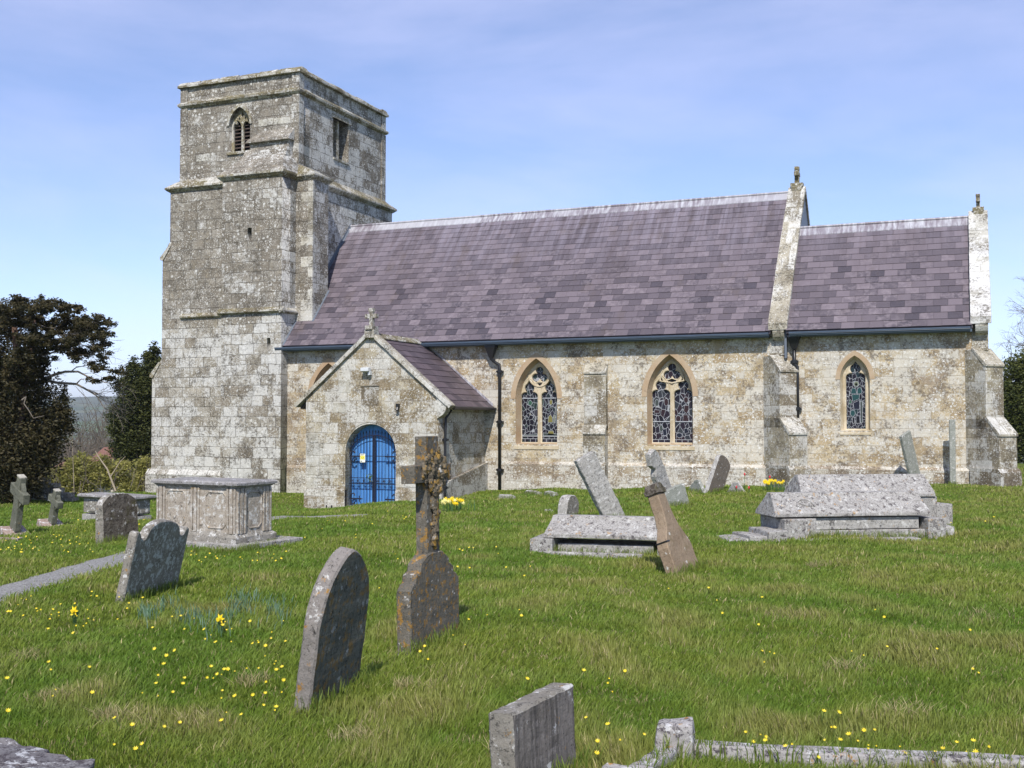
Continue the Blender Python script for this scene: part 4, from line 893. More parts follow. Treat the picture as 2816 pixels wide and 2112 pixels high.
# far country: fields and woods
far = n.noise(n.map(n.P, (1, 1, 0)), .0035, 3, .5); fc = n.ramp(far, [(.3, (.05, .06, .03)), (.45, (.10, .14, .05)), (.5, (.07, .075, .05)), (.58, (.15, .16, .08)), (.66, (.06, .065, .04))])
dist = n.n.new('ShaderNodeVectorMath'); dist.operation = 'LENGTH'; n.l.new(n.P, dist.inputs[0])
n.col(n.mix(n.rng(dist.outputs['Value'], 90, 200), gc, fc)); n.bump(n.noise(n.P, 16, 6, .7), .04)
def terrain(x, y):
    d = math.hypot(x, y); z = g(x, y)
    if d > 50:
        t = min(1, (d - 50) / 350.0); z = z * (1 - t) + t * (-22)
        if d > 900: q = min(1, (d - 900) / 2300.0); q = q * q * (3 - 2 * q); z = z * (1 - q) + q * (52 + 16 * math.sin(math.atan2(x, y) * 9 + 1) + 7 * math.sin(math.atan2(x, y) * 31))
    return z
rad = [0, .5] + list(np.geomspace(1.2, 60, 130)) + list(np.geomspace(64, 5200, 46)); NA = 260
GV = [(0, 0, 0)]; GF = []
for r_ in rad[1:]:
    for k in range(NA):
        a = 2 * math.pi * k / NA; x, y = r_ * math.sin(a), r_ * math.cos(a); GV.append((x, y, terrain(x, y)))
for k in range(NA): GF.append((0, 1 + (k + 1) % NA, 1 + k))
for i in range(len(rad) - 2):
    b0 = 1 + i * NA; b1 = b0 + NA
    for k in range(NA): GF.append((b0 + k, b0 + (k + 1) % NA, b1 + (k + 1) % NA, b1 + k))
me = bpy.data.meshes.new('ground'); me.from_pydata(GV, [], GF); me.materials.append(n.m); me.update(); me.polygons.foreach_set('use_smooth', [True] * len(me.polygons))
o = bpy.data.objects.new('ground', me); COL.objects.link(o); props(o, kind='structure')
n = NT('pale_gravel', .95, .1); n.col(n.ramp(n.noise(n.P, 38, 4, .8), [(.35, (.16, .15, .135)), (.5, (.33, .32, .30)), (.65, (.50, .49, .46))])); n.bump(n.noise(n.P, 45, 4, .8), .03); M['gravel'] = n.m
PATHS = []
def path(name, pts, w):
    mb = MB(); P = [Vector(p) for p in pts]; Q = []
    for i in range(len(P) - 1):
        for k in range(8): Q.append(P[i].lerp(P[i + 1], k / 8))
    Q.append(P[-1]); rows = []
    for i, p in enumerate(Q):
        d = (Q[min(i + 1, len(Q) - 1)] - Q[max(0, i - 1)]).normalized(); nn = Vector((-d.y, d.x, 0)); PATHS.append((p.x, p.y, w / 2))
        row = []
        for s in (-1, -.5, 0, .5, 1):
            q = p + nn * s * (w / 2 + (.07 * math.sin(i * 1.7 + s) if abs(s) == 1 else 0)); row.append(mb.vert((q.x, q.y, g(q.x, q.y) + (.022 if abs(s) < 1 else -.01))))
        rows.append(row)
    for a, b in zip(rows, rows[1:]):
        for k in range(4): mb.face((a[k], a[k + 1], b[k + 1], b[k]))
    mb.build(name, M['gravel'], fixn=False, smooth=True, kind='structure')
path('path', [hit(-330, 1765), hit(0, 1632), hit(180, 1578), hit(330, 1535), hit(520, 1480), hit(640, 1440), hit(790, 1422), hit(960, 1420), hit(1010, 1418)], .62)
# ------------------------------------------------------------------ grass blades (one mass)
EXCL = [(-28.0, .9, 31.9, 41), (PX0 - .05, PX1 + .1, PY - .25, 33)]
def grass(name, N, rmin, rmax, a0, a1, hmin, hmax, seed, label):
    r_ = np.random.default_rng(seed)
    rr = rmin * (rmax / rmin) ** r_.random(N); aa = r_.uniform(a0, a1, N); x = rr * np.sin(aa); y = rr * np.cos(aa)
    keep = np.ones(N, bool)
    for (p, q, u, v) in EXCL: keep &= ~((x > p) & (x < q) & (y > u) & (y < v))
    for (p, q, w) in PATHS: keep &= ((x - p) ** 2 + (y - q) ** 2) > (w * .74 + r_.normal(0, .11, N)) ** 2
    x, y, rr = x[keep], y[keep], rr[keep]; n_ = len(x)
    z = np.array([g(a, b) for a, b in zip(x, y)])
    def nf(s, ox): return np.array([mnoise.noise(Vector((a * s + ox, b * s, 0))) for a, b in zip(x, y)])
    p1 = nf(.45, 0); p2 = nf(1.5, 7); p3 = nf(3.7, 3)
    hgt = (hmin + (hmax - hmin) * r_.random(n_) ** 1.5) * (1 + .6 * p2 + .35 * p3)
    wd = np.maximum(.0016, .00036 * rr) * r_.uniform(.7, 1.5, n_)
    th = r_.uniform(0, 2 * np.pi, n_); lean = r_.uniform(.15, 1.0, n_) * hgt; la = r_.uniform(0, 2 * np.pi, n_) + p1 * 2
    la = np.where(r_.random(n_) < .45, 1.0 + p2 * 2.5, la)
    wx, wy = np.cos(th) * wd, np.sin(th) * wd; lx, ly = np.cos(la) * lean, np.sin(la) * lean
    V = np.zeros((n_, 5, 3), np.float32)
    V[:, 0] = np.stack([x - wx, y - wy, z - .02], 1); V[:, 1] = np.stack([x + wx, y + wy, z - .02], 1)
    V[:, 2] = np.stack([x + lx * .35 + wx * .8, y + ly * .35 + wy * .8, z + hgt * .6], 1); V[:, 3] = np.stack([x + lx * .35 - wx * .8, y + ly * .35 - wy * .8, z + hgt * .6], 1)
    V[:, 4] = np.stack([x + lx, y + ly, z + hgt], 1)
    me = bpy.data.meshes.new(name); me.vertices.add(n_ * 5); me.vertices.foreach_set('co', V.ravel())
    base = (np.arange(n_) * 5)[:, None]; quads = base + np.array([[0, 1, 2, 3]]); tris = base + np.array([[3, 2, 4]])
    loops = np.concatenate([quads, tris], 1).ravel().astype(np.int32)
    me.loops.add(n_ * 7); me.loops.foreach_set('vertex_index', loops); me.polygons.add(n_ * 2)
    st = np.stack([np.arange(n_) * 7, np.arange(n_) * 7 + 4], 1).ravel().astype(np.int32); me.polygons.foreach_set('loop_start', st)
    me.polygons.foreach_set('loop_total', np.tile([4, 3], n_).astype(np.int32))
    me.update(calc_edges=True); me.validate()
    g1 = np.array([.148, .215, .024]); g2 = np.array([.255, .298, .052]); g3 = np.array([.108, .178, .021]); st_ = np.array([.46, .39, .19]); ol = np.array([.245, .245, .062])
    t = r_.random(n_)[:, None]; c = g1 * (1 - t) + g2 * t
    dk = np.clip(.5 + p1 * 1.3 + p3 * .8, 0, 1)[:, None]; c = c * dk + g3 * (1 - dk) * (1 + .5 * t)
    yl = np.clip(.24 + p2 * 1.3 + .045 * x, 0, .85)[:, None]; c = c * (1 - yl) + ol * yl
    dry = (r_.random(n_) < np.clip(.03 + .13 * np.maximum(0, p3 * p2 * 6 + p1 * .5), .02, .33))[:, None]; c = np.where(dry, st_ * r_.uniform(.6, 1.15, (n_, 1)), c)
    c = c * r_.uniform(.75, 1.25, (n_, 1))
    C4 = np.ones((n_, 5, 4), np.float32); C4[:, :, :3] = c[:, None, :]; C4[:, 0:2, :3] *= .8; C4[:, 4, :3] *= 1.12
    at = me.color_attributes.new('tint', 'FLOAT_COLOR', 'POINT'); at.data.foreach_set('color', C4.ravel())
    me.materials.append(M['blade']); o = bpy.data.objects.new(name, me); COL.objects.link(o); props(o, label=label, cat='grass', kind='stuff')
    return o
n = NT('grass_blade', .55, .25); a_ = n.attr('tint'); n.col(a_.outputs['Color'])
tr = n.n.new('ShaderNodeBsdfTranslucent'); n.l.new(a_.outputs['Color'], tr.inputs['Color']); ms = n.n.new('ShaderNodeMixShader'); ms.inputs[0].default_value = .38
n.l.new(n.b.outputs[0], ms.inputs[1]); n.l.new(tr.outputs[0], ms.inputs[2]); n.l.new(ms.outputs[0], n.n['Material Output'].inputs['Surface']); M['blade'] = n.m
YR = -R(YAW)
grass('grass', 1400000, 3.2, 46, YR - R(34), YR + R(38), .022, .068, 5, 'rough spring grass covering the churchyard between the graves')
# tufts of long leaves (daffodil foliage) left of the dark pointed headstone
def leafmass(name, pts, hgt, wd, c1, c2, label, cat, stuff=True, spread=.3, lean=.5, mat=None, group=None):
    V = []; F = []; C = []
    for p in pts:
        for k in range(1):
            a = rng.uniform(0, 6.28); h = hgt * rng.uniform(.6, 1.1); l = lean * h * rng.uniform(.2, 1); ld = rng.uniform(0, 6.28); w = wd * rng.uniform(.7, 1.2); b = len(V)
            wx, wy = math.cos(a) * w, math.sin(a) * w; lx, ly = math.cos(ld) * l, math.sin(ld) * l
            V += [(p[0] - wx, p[1] - wy, p[2] - .02), (p[0] + wx, p[1] + wy, p[2] - .02), (p[0] + lx * .3 + wx, p[1] + ly * .3 + wy, p[2] + h * .6), (p[0] + lx * .3 - wx, p[1] + ly * .3 - wy, p[2] + h * .6), (p[0] + lx + wx * .3, p[1] + ly + wy * .3, p[2] + h), (p[0] + lx - wx * .3, p[1] + ly - wy * .3, p[2] + h)]
            F += [(b, b + 1, b + 2, b + 3), (b + 3, b + 2, b + 4, b + 5)]; t = rng.random(); C += [tuple(c1[i] * (1 - t) + c2[i] * t for i in range(3)) + (1,)] * 6
    me = bpy.data.meshes.new(name); me.from_pydata(V, [], F); at = me.color_attributes.new('tint', 'FLOAT_COLOR', 'POINT'); at.data.foreach_set('color', np.array(C, np.float32).ravel())
    me.materials.append(mat or M['blade']); o = bpy.data.objects.new(name, me); COL.objects.link(o)
    return props(o, label=label, cat=cat, kind='stuff' if stuff else None, group=group)
def scatter_px(boxes, n_):
    out = []
    for _ in range(n_):
        x0, y0, x1, y1 = rng.choice(boxes); cxp, cyp = (x0 + x1) / 2, (y0 + y1) / 2
        p = hit(rng.gauss(cxp, (x1 - x0) / 3.6), rng.gauss(cyp, (y1 - y0) / 3.6)); out.append(p)
    return out
tuft = [(420, 1655, 500, 1700), (480, 1690, 560, 1740), (600, 1650, 680, 1720), (640, 1640, 720, 1690), (720, 1660, 800, 1720), (560, 1700, 640, 1760), (380, 1680, 430, 1720)]
leafmass('daffodil_leaves', scatter_px(tuft, 430), .13, .0042, (.10, .19, .09), (.20, .29, .20), 'blue-green daffodil leaves in the grass left of the dark pointed headstone', 'leaves')
tus = []
for (x, y, r_) in ((360, 1990, 55), (540, 2000, 60), (690, 1885, 45), (300, 1985, 30), (150, 1930, 40), (1380, 2085, 30), (2330, 1850, 50), (2480, 1970, 60), (2150, 1700, 50), (1700, 1640, 40), (2700, 1700, 60), (1120, 1900, 35), (980, 2040, 50), (60, 1820, 45), (1500, 1500, 25), (2250, 1560, 30)):
    c_ = hit(x, y); rr_ = r_ * c_.length / FPX * 1.0
    for _ in range(110):
        a_q = rng.uniform(0, 6.28); q_ = rr_ * math.sqrt(rng.random()) * rng.uniform(.5, 1.2); tus.append((c_.x + q_ * math.cos(a_q) * 1.3, c_.y + q_ * math.sin(a_q) * 1.6, g(c_.x, c_.y)))
leafmass('dry_grass', tus, .085, .0022, (.30, .25, .11), (.50, .43, .22), 'bleached dead grass tussocks scattered through the lawn', 'grass', lean=1.1)
#@@PART4
# ------------------------------------------------------------------ graves
T = {}
T['grey_white'] = tombstone('lichened_grey_stone', (.22, .20, .165), (.33, .31, .27), .48, .5, .2)
T['pale'] = tombstone('pale_weathered_stone', (.34, .325, .295), (.46, .445, .41), .45, .58, .14, wc=(.60, .59, .55), bc=(.09, .085, .08))
T['dark'] = tombstone('dark_slaty_stone', (.125, .13, .105), (.21, .205, .165), .28, .5, .8, oc=(.30, .19, .07), wc=(.40, .40, .37), streak=.35, ink=.25)
T['darkedge'] = tombstone('dark_stone_edge', (.22, .20, .18), (.32, .29, .26), .3, .3, .35)
T['cross'] = tombstone('brown_grey_cross_stone', (.125, .115, .092), (.21, .19, .155), .2, .4, .74, oc=(.40, .22, .05), wc=(.5, .48, .44), streak=.2, scale=1.7)
T['carve'] = tombstone('carved_stone', (.15, .125, .09), (.26, .21, .14), .2, .6, .8, oc=(.42, .25, .06))
T['scallop'] = tombstone('blotched_grey_stone', (.17, .16, .13), (.30, .285, .235), .72, .34, .12, wc=(.50, .52, .48), scale=1.15, bc=(.07, .06, .05))
T['flat'] = tombstone('streaked_brown_stone', (.17, .15, .13), (.27, .245, .225), .12, .3, .22, streak=.6, ink=.2, wc=(.6, .6, .58))
T['kerb'] = tombstone('speckled_kerb_stone', (.34, .32, .30), (.46, .44, .42), .45, .62, .30, oc=(.50, .26, .06), wc=(.66, .65, .64), bc=(.05, .04, .05))
T['rock'] = tombstone('speckled_purple_stone', (.15, .14, .145), (.26, .25, .25), .45, .85, .05, wc=(.56, .56, .56), bc=(.06, .05, .055))
T['chest'] = tombstone('warm_chest_tomb_stone', (.35, .30, .24), (.46, .41, .34), .55, .5, .22, wc=(.64, .62, .57), oc=(.42, .28, .12), bc=(.10, .09, .075))
T['chesttop'] = tombstone('grey_slab_top', (.24, .23, .22), (.36, .345, .335), .35, .45, .05, wc=(.55, .54, .55))
T['mossy'] = tombstone('mossy_brown_stone', (.12, .105, .085), (.20, .175, .145), .35, .85, .05, moss=.7, wc=(.42, .41, .38), bc=(.05, .04, .03))
T['celtic'] = tombstone('green_grey_cross_stone', (.12, .125, .095), (.20, .20, .15), .1, .4, .05, wc=(.5, .5, .48))
T['pinkbase'] = tombstone('pinkish_base_stone', (.30, .22, .18), (.42, .33, .28), .5, .3, .1, wc=(.7, .7, .68))
T['coped'] = tombstone('lichened_coped_stone', (.33, .315, .29), (.43, .415, .385), .40, .66, .34, wc=(.56, .55, .51), oc=(.46, .27, .09), bc=(.07, .06, .06))
T['sand'] = tombstone('brown_sandstone', (.245, .18, .12), (.335, .26, .18), .12, .22, .1, wc=(.6, .58, .52), bc=(.10, .06, .04), moss=.35)
T['dark2'] = tombstone('dark_lichened_headstone', (.14, .12, .10), (.20, .17, .14), .2, .4, .25)
T['greenish'] = tombstone('green_grey_slab', (.26, .27, .23), (.36, .37, .33), .4, .4, .05)

def resample(poly, step, jit, seed=1, keep_bottom=True):
    rr = random.Random(seed); out = []; k = len(poly)
    for i in range(k):
        a, b = Vector(poly[i]), Vector(poly[(i + 1) % k]); L = (b - a).length; m = max(1, int(L / step))
        for j in range(m): out.append(a.lerp(b, j / m))
    res = []
    for i, p in enumerate(out):
        nn = mnoise.noise_vector(Vector((p.x * 9 + seed, p.y * 9, seed))) * jit + mnoise.noise_vector(Vector((p.x * 30 + seed, p.y * 30, seed))) * jit * .5
        res.append((p.x + nn.x, p.y + nn.y))
    return res
def slab_mesh(name, poly, t, mat, edge=None, ch=.012, step=.035, jit=.006, seed=1, rough=.004):
    """poly in local x (along face) and z; front face at y=0 (towards -y), back at y=t"""
    P = resample(poly, step, jit, seed); k = len(P); cx = sum(p[0] for p in P) / k; cz = sum(p[1] for p in P) / k
    # inset ring by moving along the averaged normals
    def inset(d):
        out = []
        for i in range(k):
            a, b, c = P[i - 1], P[i], P[(i + 1) % k]; tx, tz = c[0] - a[0], c[1] - a[1]; L = math.hypot(tx, tz) or 1
            out.append((b[0] + tz / L * -d, b[1] - tx / L * -d))
        return out
    area = sum(P[i][0] * P[(i + 1) % k][1] - P[(i + 1) % k][0] * P[i][1] for i in range(k)); sgn = 1 if area > 0 else -1
    I = inset(ch * sgn * -1 * -1) if True else P
    mb = MB(); f0 = [mb.vert((x, 0, z)) for x, z in I]; o0 = [mb.vert((x, ch, z)) for x, z in P]; o1 = [mb.vert((x, t - ch, z)) for x, z in P]; f1 = [mb.vert((x, t, z)) for x, z in I]
    mb.cm = 0; mb.face(f0); mb.face(f1[::-1]); mb.cm = 1 if edge else 0
    for A, Bq in ((f0, o0), (o0, o1), (o1, f1)):
        for i in range(k): mb.face((A[i], A[(i + 1) % k], Bq[(i + 1) % k], Bq[i]))
    me = bpy.data.meshes.new(name); me.from_pydata(mb.v, [], mb.f); me.materials.append(mat)
    if edge: me.materials.append(edge); me.polygons.foreach_set('material_index', mb.mi)
    bm = bmesh.new(); bm.from_mesh(me); bmesh.ops.triangulate(bm, faces=[f for f in bm.faces if len(f.verts) > 4])
    bmesh.ops.subdivide_edges(bm, edges=[e for e in bm.edges if e.calc_length() > .16], cuts=1)
    bmesh.ops.triangulate(bm, faces=[f for f in bm.faces if len(f.verts) > 4])
    bmesh.ops.recalc_face_normals(bm, faces=bm.faces)
    for v in bm.verts: v.co += (mnoise.noise_vector(v.co * 6 + Vector((seed, 0, 0))) + .6 * mnoise.noise_vector(v.co * 17)) * rough
    bm.to_mesh(me); bm.free(); me.update(); finish_uv(me)
    return me
def frame_for(P1, P2, a, b, u=None):
    """matrix: local x along the face, local -y towards the viewer; a: lean towards viewer, b: lean along +x"""
    u = (P2 - P1); u.z = 0; u.normalize(); n_ = Vector((u.y, -u.x, 0))
    if n_.dot(-P1) < 0: n_ = -n_
    C = (P1 + P2) / 2
    m = Matrix.Identity(3); m.col[0] = u; m.col[1] = -n_; m.col[2] = Vector((0, 0, 1))
    m = m @ Matrix.Rotation(b, 3, 'Y') @ Matrix.Rotation(a, 3, 'X')
    M4 = m.to_4x4(); M4.translation = C; return M4
def solve(P1, P2, apex, top_s=0.0, fixed=None, which='a', t=0):
    """find height and lean so that the local point (top_s, 0, H) lands on the photograph point apex"""
    H, q = 1.0, 0.0
    W_ = (P2 - P1).length
    def f(H, q):
        a, b = (q, fixed or 0) if which == 'a' else (fixed or 0, q)
        p = frame_for(P1, P2, a, b) @ Vector((top_s * W_, 0, H)); return Vector(proj(p)) - Vector(apex)
    for _ in range(30):
        r0 = f(H, q); e = 1e-4; dH = (f(H + e, q) - r0) / e; dq = (f(H, q + e) - r0) / e
        det = dH.x * dq.y - dq.x * dH.y
        if abs(det) < 1e-6: break
        sH = (-r0.x * dq.y + dq.x * r0.y) / det; sq = (-dH.x * r0.y + r0.x * dH.y) / det
        H += max(-.3, min(.3, sH)); q += max(-.2, min(.2, sq))
    return H, q
def mono(s, p1, p2, apex, prof, t, mat, edge=None, top_s=0, fixed=0, which='a', seed=1, dig=.3, name='headstone', label='', cat='headstone', P12=None, jit=.006, rough=.004, Hq=None, ch=.012, group=None):
    P1, P2 = (hit(*p1), hit(*p2)) if P12 is None else P12
    BASES.append((P1.copy(), P2.copy(), t)); P1.z = P2.z = min(P1.z, P2.z)
    H, q = solve(P1, P2, apex, top_s, fixed, which) if Hq is None else Hq
    a, b = (q, fixed) if which == 'a' else (fixed, q); Wd = (P2 - P1).length
    poly = [(Wd * x, H * z if z > 0 else z) for x, z in prof(dig, Wd, H)]
    me = slab_mesh(name, poly, t, mat, edge, seed=seed, jit=jit, rough=rough, ch=ch)
    o = bpy.data.objects.new(name, me); COL.objects.link(o); o.matrix_world = frame_for(P1, P2, a, b); props(o, label=label, cat=cat, group=group)
    print('STONE', label[:40], 'W %.2f H %.2f q %.1f' % (Wd, H, math.degrees(q)), tuple(round(c, 2) for c in o.location))
    return o, Wd, H
BASES = []
def gothic(dig, W_, H):
    L = [(.5, -dig), (.5, .48), (.498, .56), (.485, .64), (.455, .72), (.40, .795), (.32, .87), (.21, .935), (.10, .98), (.03, 1.0)]
    return L + [(-x, z) for x, z in L[::-1]]
def roundtop(k=.8):
    def f(dig, W_, H): return [(.5, -dig), (.5, k)] + [(.5 * math.cos(t), k + (1 - k) * math.sin(t)) for t in np.linspace(.15, math.pi - .15, 14)] + [(-.5, k), (-.5, -dig)]
    return f
def rect(dig, W_, H): return [(.5, -dig), (.5, 1), (-.5, 1), (-.5, -dig)]
def scallop(dig, W_, H):
    L = [(.5, -dig), (.5, .82), (.485, .865), (.455, .875), (.425, .85), (.40, .80), (.36, .775), (.325, .79)]
    A = [(.315 * math.cos(t), .80 + .20 * math.sin(t)) for t in np.linspace(.12, math.pi - .12, 14)]
    return L + A + [(-x, z) for x, z in L[::-1]]
def shoulders(dig, W_, H):
    L = [(.5, -dig), (.5, .66), (.455, .71), (.40, .735), (.385, .80), (.36, .82), (.30, .84), (.285, .90), (.26, .925), (.17, .985), (.10, 1.0)]
    return L + [(-x, z) for x, z in L[::-1]]
# a: dark pointed headstone
mono('a', (848, 1966), (988, 1888), (972, 1512), gothic, .105, T['dark'], T['darkedge'], fixed=R(-4), which='a', seed=3, label='dark lichened pointed-arch headstone leaning right in the near grass', jit=.004)
# b: cross on a shouldered base
P1, P2 = hit(1130, 1806), hit(1265, 1742); P1.z = P2.z = min(P1.z, P2.z)
H, q = solve(P1, P2, (1197, 1517), 0, 0, 'a'); Wd = (P2 - P1).length
CRo = empty('cross_headstone', (0, 0, 0), label='tall stone cross with carved flowers on a shouldered base, orange lichen', cat='headstone'); Fm = frame_for(P1, P2, q, 0); CRo.matrix_world = Fm
def loc(mb_or_me, name, mat, parent, **k):
    o = mb_or_me.build(name, mat, None, **k) if isinstance(mb_or_me, MB) else bpy.data.objects.new(name, mb_or_me)
    if not isinstance(mb_or_me, MB): COL.objects.link(o)
    o.parent = parent; return o
poly = [(Wd * x, H * z if z > 0 else z) for x, z in shoulders(.3, Wd, H)]
loc(slab_mesh('base', poly, .115, T['cross'], seed=4), 'base', None, CRo)
sw_, st_, ct = .105, .095, 1.0
ztop = 1.0
def ztop_for(px):
    lo, hi = .5, 3.0
    for _ in range(40):
        m = (lo + hi) / 2
        if proj(Fm @ Vector((0, 0, m)))[1] > px: lo = m
        else: hi = m
    return lo
zt_, za1, za0 = ztop_for(1199), ztop_for(1277), ztop_for(1325)
mb = MB(); mb.box(-sw_, sw_, .012, .012 + st_, H - .03, zt_); loc(mb, 'cross_shaft', T['cross'], CRo, bevel=.006, cuts=2, rough=.003)
mb = MB(); mb.box(-.31, .31, .006, .022 + st_, za0, za1); loc(mb, 'cross_arm', T['cross'], CRo, bevel=.006, cuts=2, rough=.003)
mb = MB(); rr = random.Random(5)
def flower(C, r, k=6):
    mb.blob(C, r * .45, 1, .5, 1, 6, .2)
    for i in range(k):
        a = 2 * math.pi * i / k + rr.random(); p = Vector(C) + Vector((math.cos(a) * r * .72, rr.uniform(-.012, .004), math.sin(a) * r * .72)); mb.blob(p, r * .46, 1, .42, 1, 6, .4)
zc = (za0 + za1) / 2
for (x, z, r) in ((-.09, zc + .03, .09), (.10, zc + .05, .09), (.12, zc - .04, .08), (0, zc - .08, .085), (-.04, zc + .10, .075), (.02, zc + .01, .07), (-.14, zc - .02, .05), (.07, zc - .10, .06), (.05, zc + .13, .06), (-.11, zc + .09, .055)):
    flower((x, .0, z), r)
z = za0 - .06
while z > H + .05:
    x = .035 * math.sin(z * 22) + .02; mb.blob((x * .5, .004, z), rr.uniform(.034, .052), 1.1, .45, 1.2, 6, .5)
    if rr.random() < .8: mb.blob((x * .5 + rr.choice((-.04, .04)), .006, z + .01), rr.uniform(.02, .035), 1.3, .5, .8, 6, .5)
    z -= rr.uniform(.035, .055)
mb.tube([(.01 + .02 * math.sin(zz * 22), .006, zz) for zz in np.linspace(H + .02, za0, 24)], .014, 6)
loc(mb, 'carved_flowers', T['carve'], CRo, rough=.006)
print('CROSS', Wd, H, zt_, za0, za1, math.degrees(q), P1, P2)
# c: scalloped headstone
mono('c', (338, 1664), (487, 1614), (460, 1430), scallop, .09, T['scallop'], T['grey_white'], fixed=R(3), which='a', seed=6, label='blotchy grey headstone with scalloped shoulders leaning beside the gravel path', jit=.007)
# d: flat-topped headstone cut by the lower frame edge
P1, P2 = onz(1420, 2250, -.03), onz(1590, 2135, -.03)
mono('d', None, None, (1497, 1920), rect, .12, T['flat'], T['grey_white'], fixed=0, which='a', seed=8, label='flat-topped streaky brown headstone at the bottom edge of the photo', P12=(P1, P2), jit=.006)
# mossy rounded stone
mono('i', (283, 1497), (382, 1483), (330, 1356), roundtop(.72), .16, T['mossy'], T['grey_white'], seed=9, label='squat mossy round-topped headstone in front of the low chest tomb', jit=.014, rough=.010)
# n: white slab leaning hard left
mono('n', (1670, 1432), (1722, 1427), (1610, 1254), rect, .13, T['pale'], None, which='b', fixed=R(-3), seed=10, label='long pale rough slab leaning steeply left in front of the nave wall', jit=.012, rough=.012)
mono('o', (1556, 1432), (1590, 1424), (1579, 1361), roundtop(.45), .20, T['grey_white'], T['pale'], which='b', fixed=0, seed=12, label='small round-topped white-edged stone left of the steeply leaning slab', jit=.008, rough=.008)
def worn(dig, W_, H): return [(.5, -dig), (.42, .55), (.25, .9), (.05, 1), (-.35, .98), (-.5, .80), (-.28, .70), (-.45, .60), (-.5, -dig)]
mono('p', (1828, 1390), (1862, 1386), (1798, 1236), worn, .14, T['pale'], None, which='b', fixed=0, seed=13, label='narrow broken white stone leaning left behind the brown sandstone marker', jit=.01, rough=.01)
mono('p2', (1838, 1394), (1896, 1389), (1866, 1336), rect, .12, T['greenish'], None, top_s=.2, which='b', fixed=0, seed=14, label='short green-grey slab sunk in grass beside the brown sandstone marker', jit=.012)
mono('q', (1948, 1357), (1984, 1351), (1998, 1258), roundtop(.85), .13, T['dark2'], T['pale'], top_s=0, which='b', fixed=0, seed=15, label='dark narrow headstone leaning right against the nave wall by the red tulips', jit=.005)
def wallpt(px, Y):
    d = ray(px, 1300); k = Y / d.y; return Vector((d.x * k, Y, g(d.x * k, Y)))
# s: two thin markers by the chancel wall
mono('s', None, None, (2492, 1192), rect, .09, T['greenish'], None, P12=(wallpt(2512, 31.5), wallpt(2538, 31.9)), which='b', fixed=0, seed=16, label='thin grey slab leaning left behind the large coped tomb', jit=.004)
mono('s2', None, None, (2619, 1154), rect, .09, T['greenish'], T['greenish'], P12=(wallpt(2612, 31.7), wallpt(2629, 31.72)), which='b', fixed=0, seed=17, label='upright thin grey headstone seen edge-on with a whitened top by the chancel', jit=.004)
# small stones near the wall
for (p1, p2, ap_, t, m, lab) in (((1372, 1374), (1418, 1374), (1395, 1361), .25, 'pale', 'small flat pale stone in the grass below the nave downpipe'),
        ((1442, 1362), (1478, 1362), (1460, 1351), .2, 'grey_white', 'low grey stone at the wall foot under the left nave window'),
        ((1494, 1366), (1520, 1366), (1508, 1352), .2, 'scallop', 'small dark rough stone at the wall foot right of the low grey stone'),
        ((1496, 1409), (1520, 1408), (1508, 1402), .12, 'pale', 'tiny pale stone chip lying in open grass before the nave'),
        ((1888, 1352), (1930, 1356), (1900, 1333), .1, 'greenish', 'low sunken grey slab left of the dark leaning headstone'),
        ((2005, 1356), (2044, 1356), (2008, 1336), .06, 'pale', 'small pale slab leaning on the wall foot behind the red tulips'),
        ((2168, 1352), (2196, 1350), (2176, 1326), .08, 'greenish', 'small striped grey slab leaning beside the yellow daffodils')):
    mono('z', p1, p2, ap_, lambda dig, W_, H: [(.5, -dig), (.5, .6), (.3, 1), (-.4, .95), (-.5, .5), (-.5, -dig)], t, T[m], None, which='b', fixed=0, seed=20 + len(lab), name='small_stone', label=lab, cat='stone', jit=.015, rough=.012)
# m: tapering sandstone marker, leaning left
P1, P2 = hit(1865, 1584), hit(1928, 1562); P1.z = P2.z = min(P1.z, P2.z)
H, q = solve(P1, P2, (1812, 1338), 0, R(0), 'a'); Wd = (P2 - P1).length; SM = empty('sandstone_marker', label='brown sandstone grave marker with capped top leaning sharply left', cat='grave marker'); SM.matrix_world = frame_for(P1, P2, q, 0)
poly = [(.5 * Wd, -.3), (.5 * Wd, .28 * H), (.44 * Wd, .40 * H), (.26 * Wd, .54 * H), (.18 * Wd, .70 * H), (.15 * Wd, .93 * H), (-.15 * Wd, .93 * H), (-.18 * Wd, .70 * H), (-.26 * Wd, .54 * H), (-.44 * Wd, .42 * H), (-.5 * Wd, .32 * H), (-.5 * Wd, -.3)]
loc(slab_mesh('marker_body', poly, .14, T['sand'], seed=21, jit=.004), 'marker_body', None, SM)
mb = MB(); mb.box(-.19 * Wd, .19 * Wd, -.02, .16, .93 * H, .985 * H); mb.prism([(-.18 * Wd, -.01, .985 * H), (.18 * Wd, -.01, .985 * H), (.08 * Wd, -.01, 1.05 * H), (-.08 * Wd, -.01, 1.05 * H)], (0, .16, 0)); loc(mb, 'cap', T['mossy'], SM, bevel=.008, cuts=1, rough=.005)
mb = MB(); mb.box(-.48 * Wd, -.36 * Wd, -.008, .146, .385 * H, .397 * H); loc(mb, 'iron_cramp', M['black'], SM)
print('SAND', Wd, H, math.degrees(q))
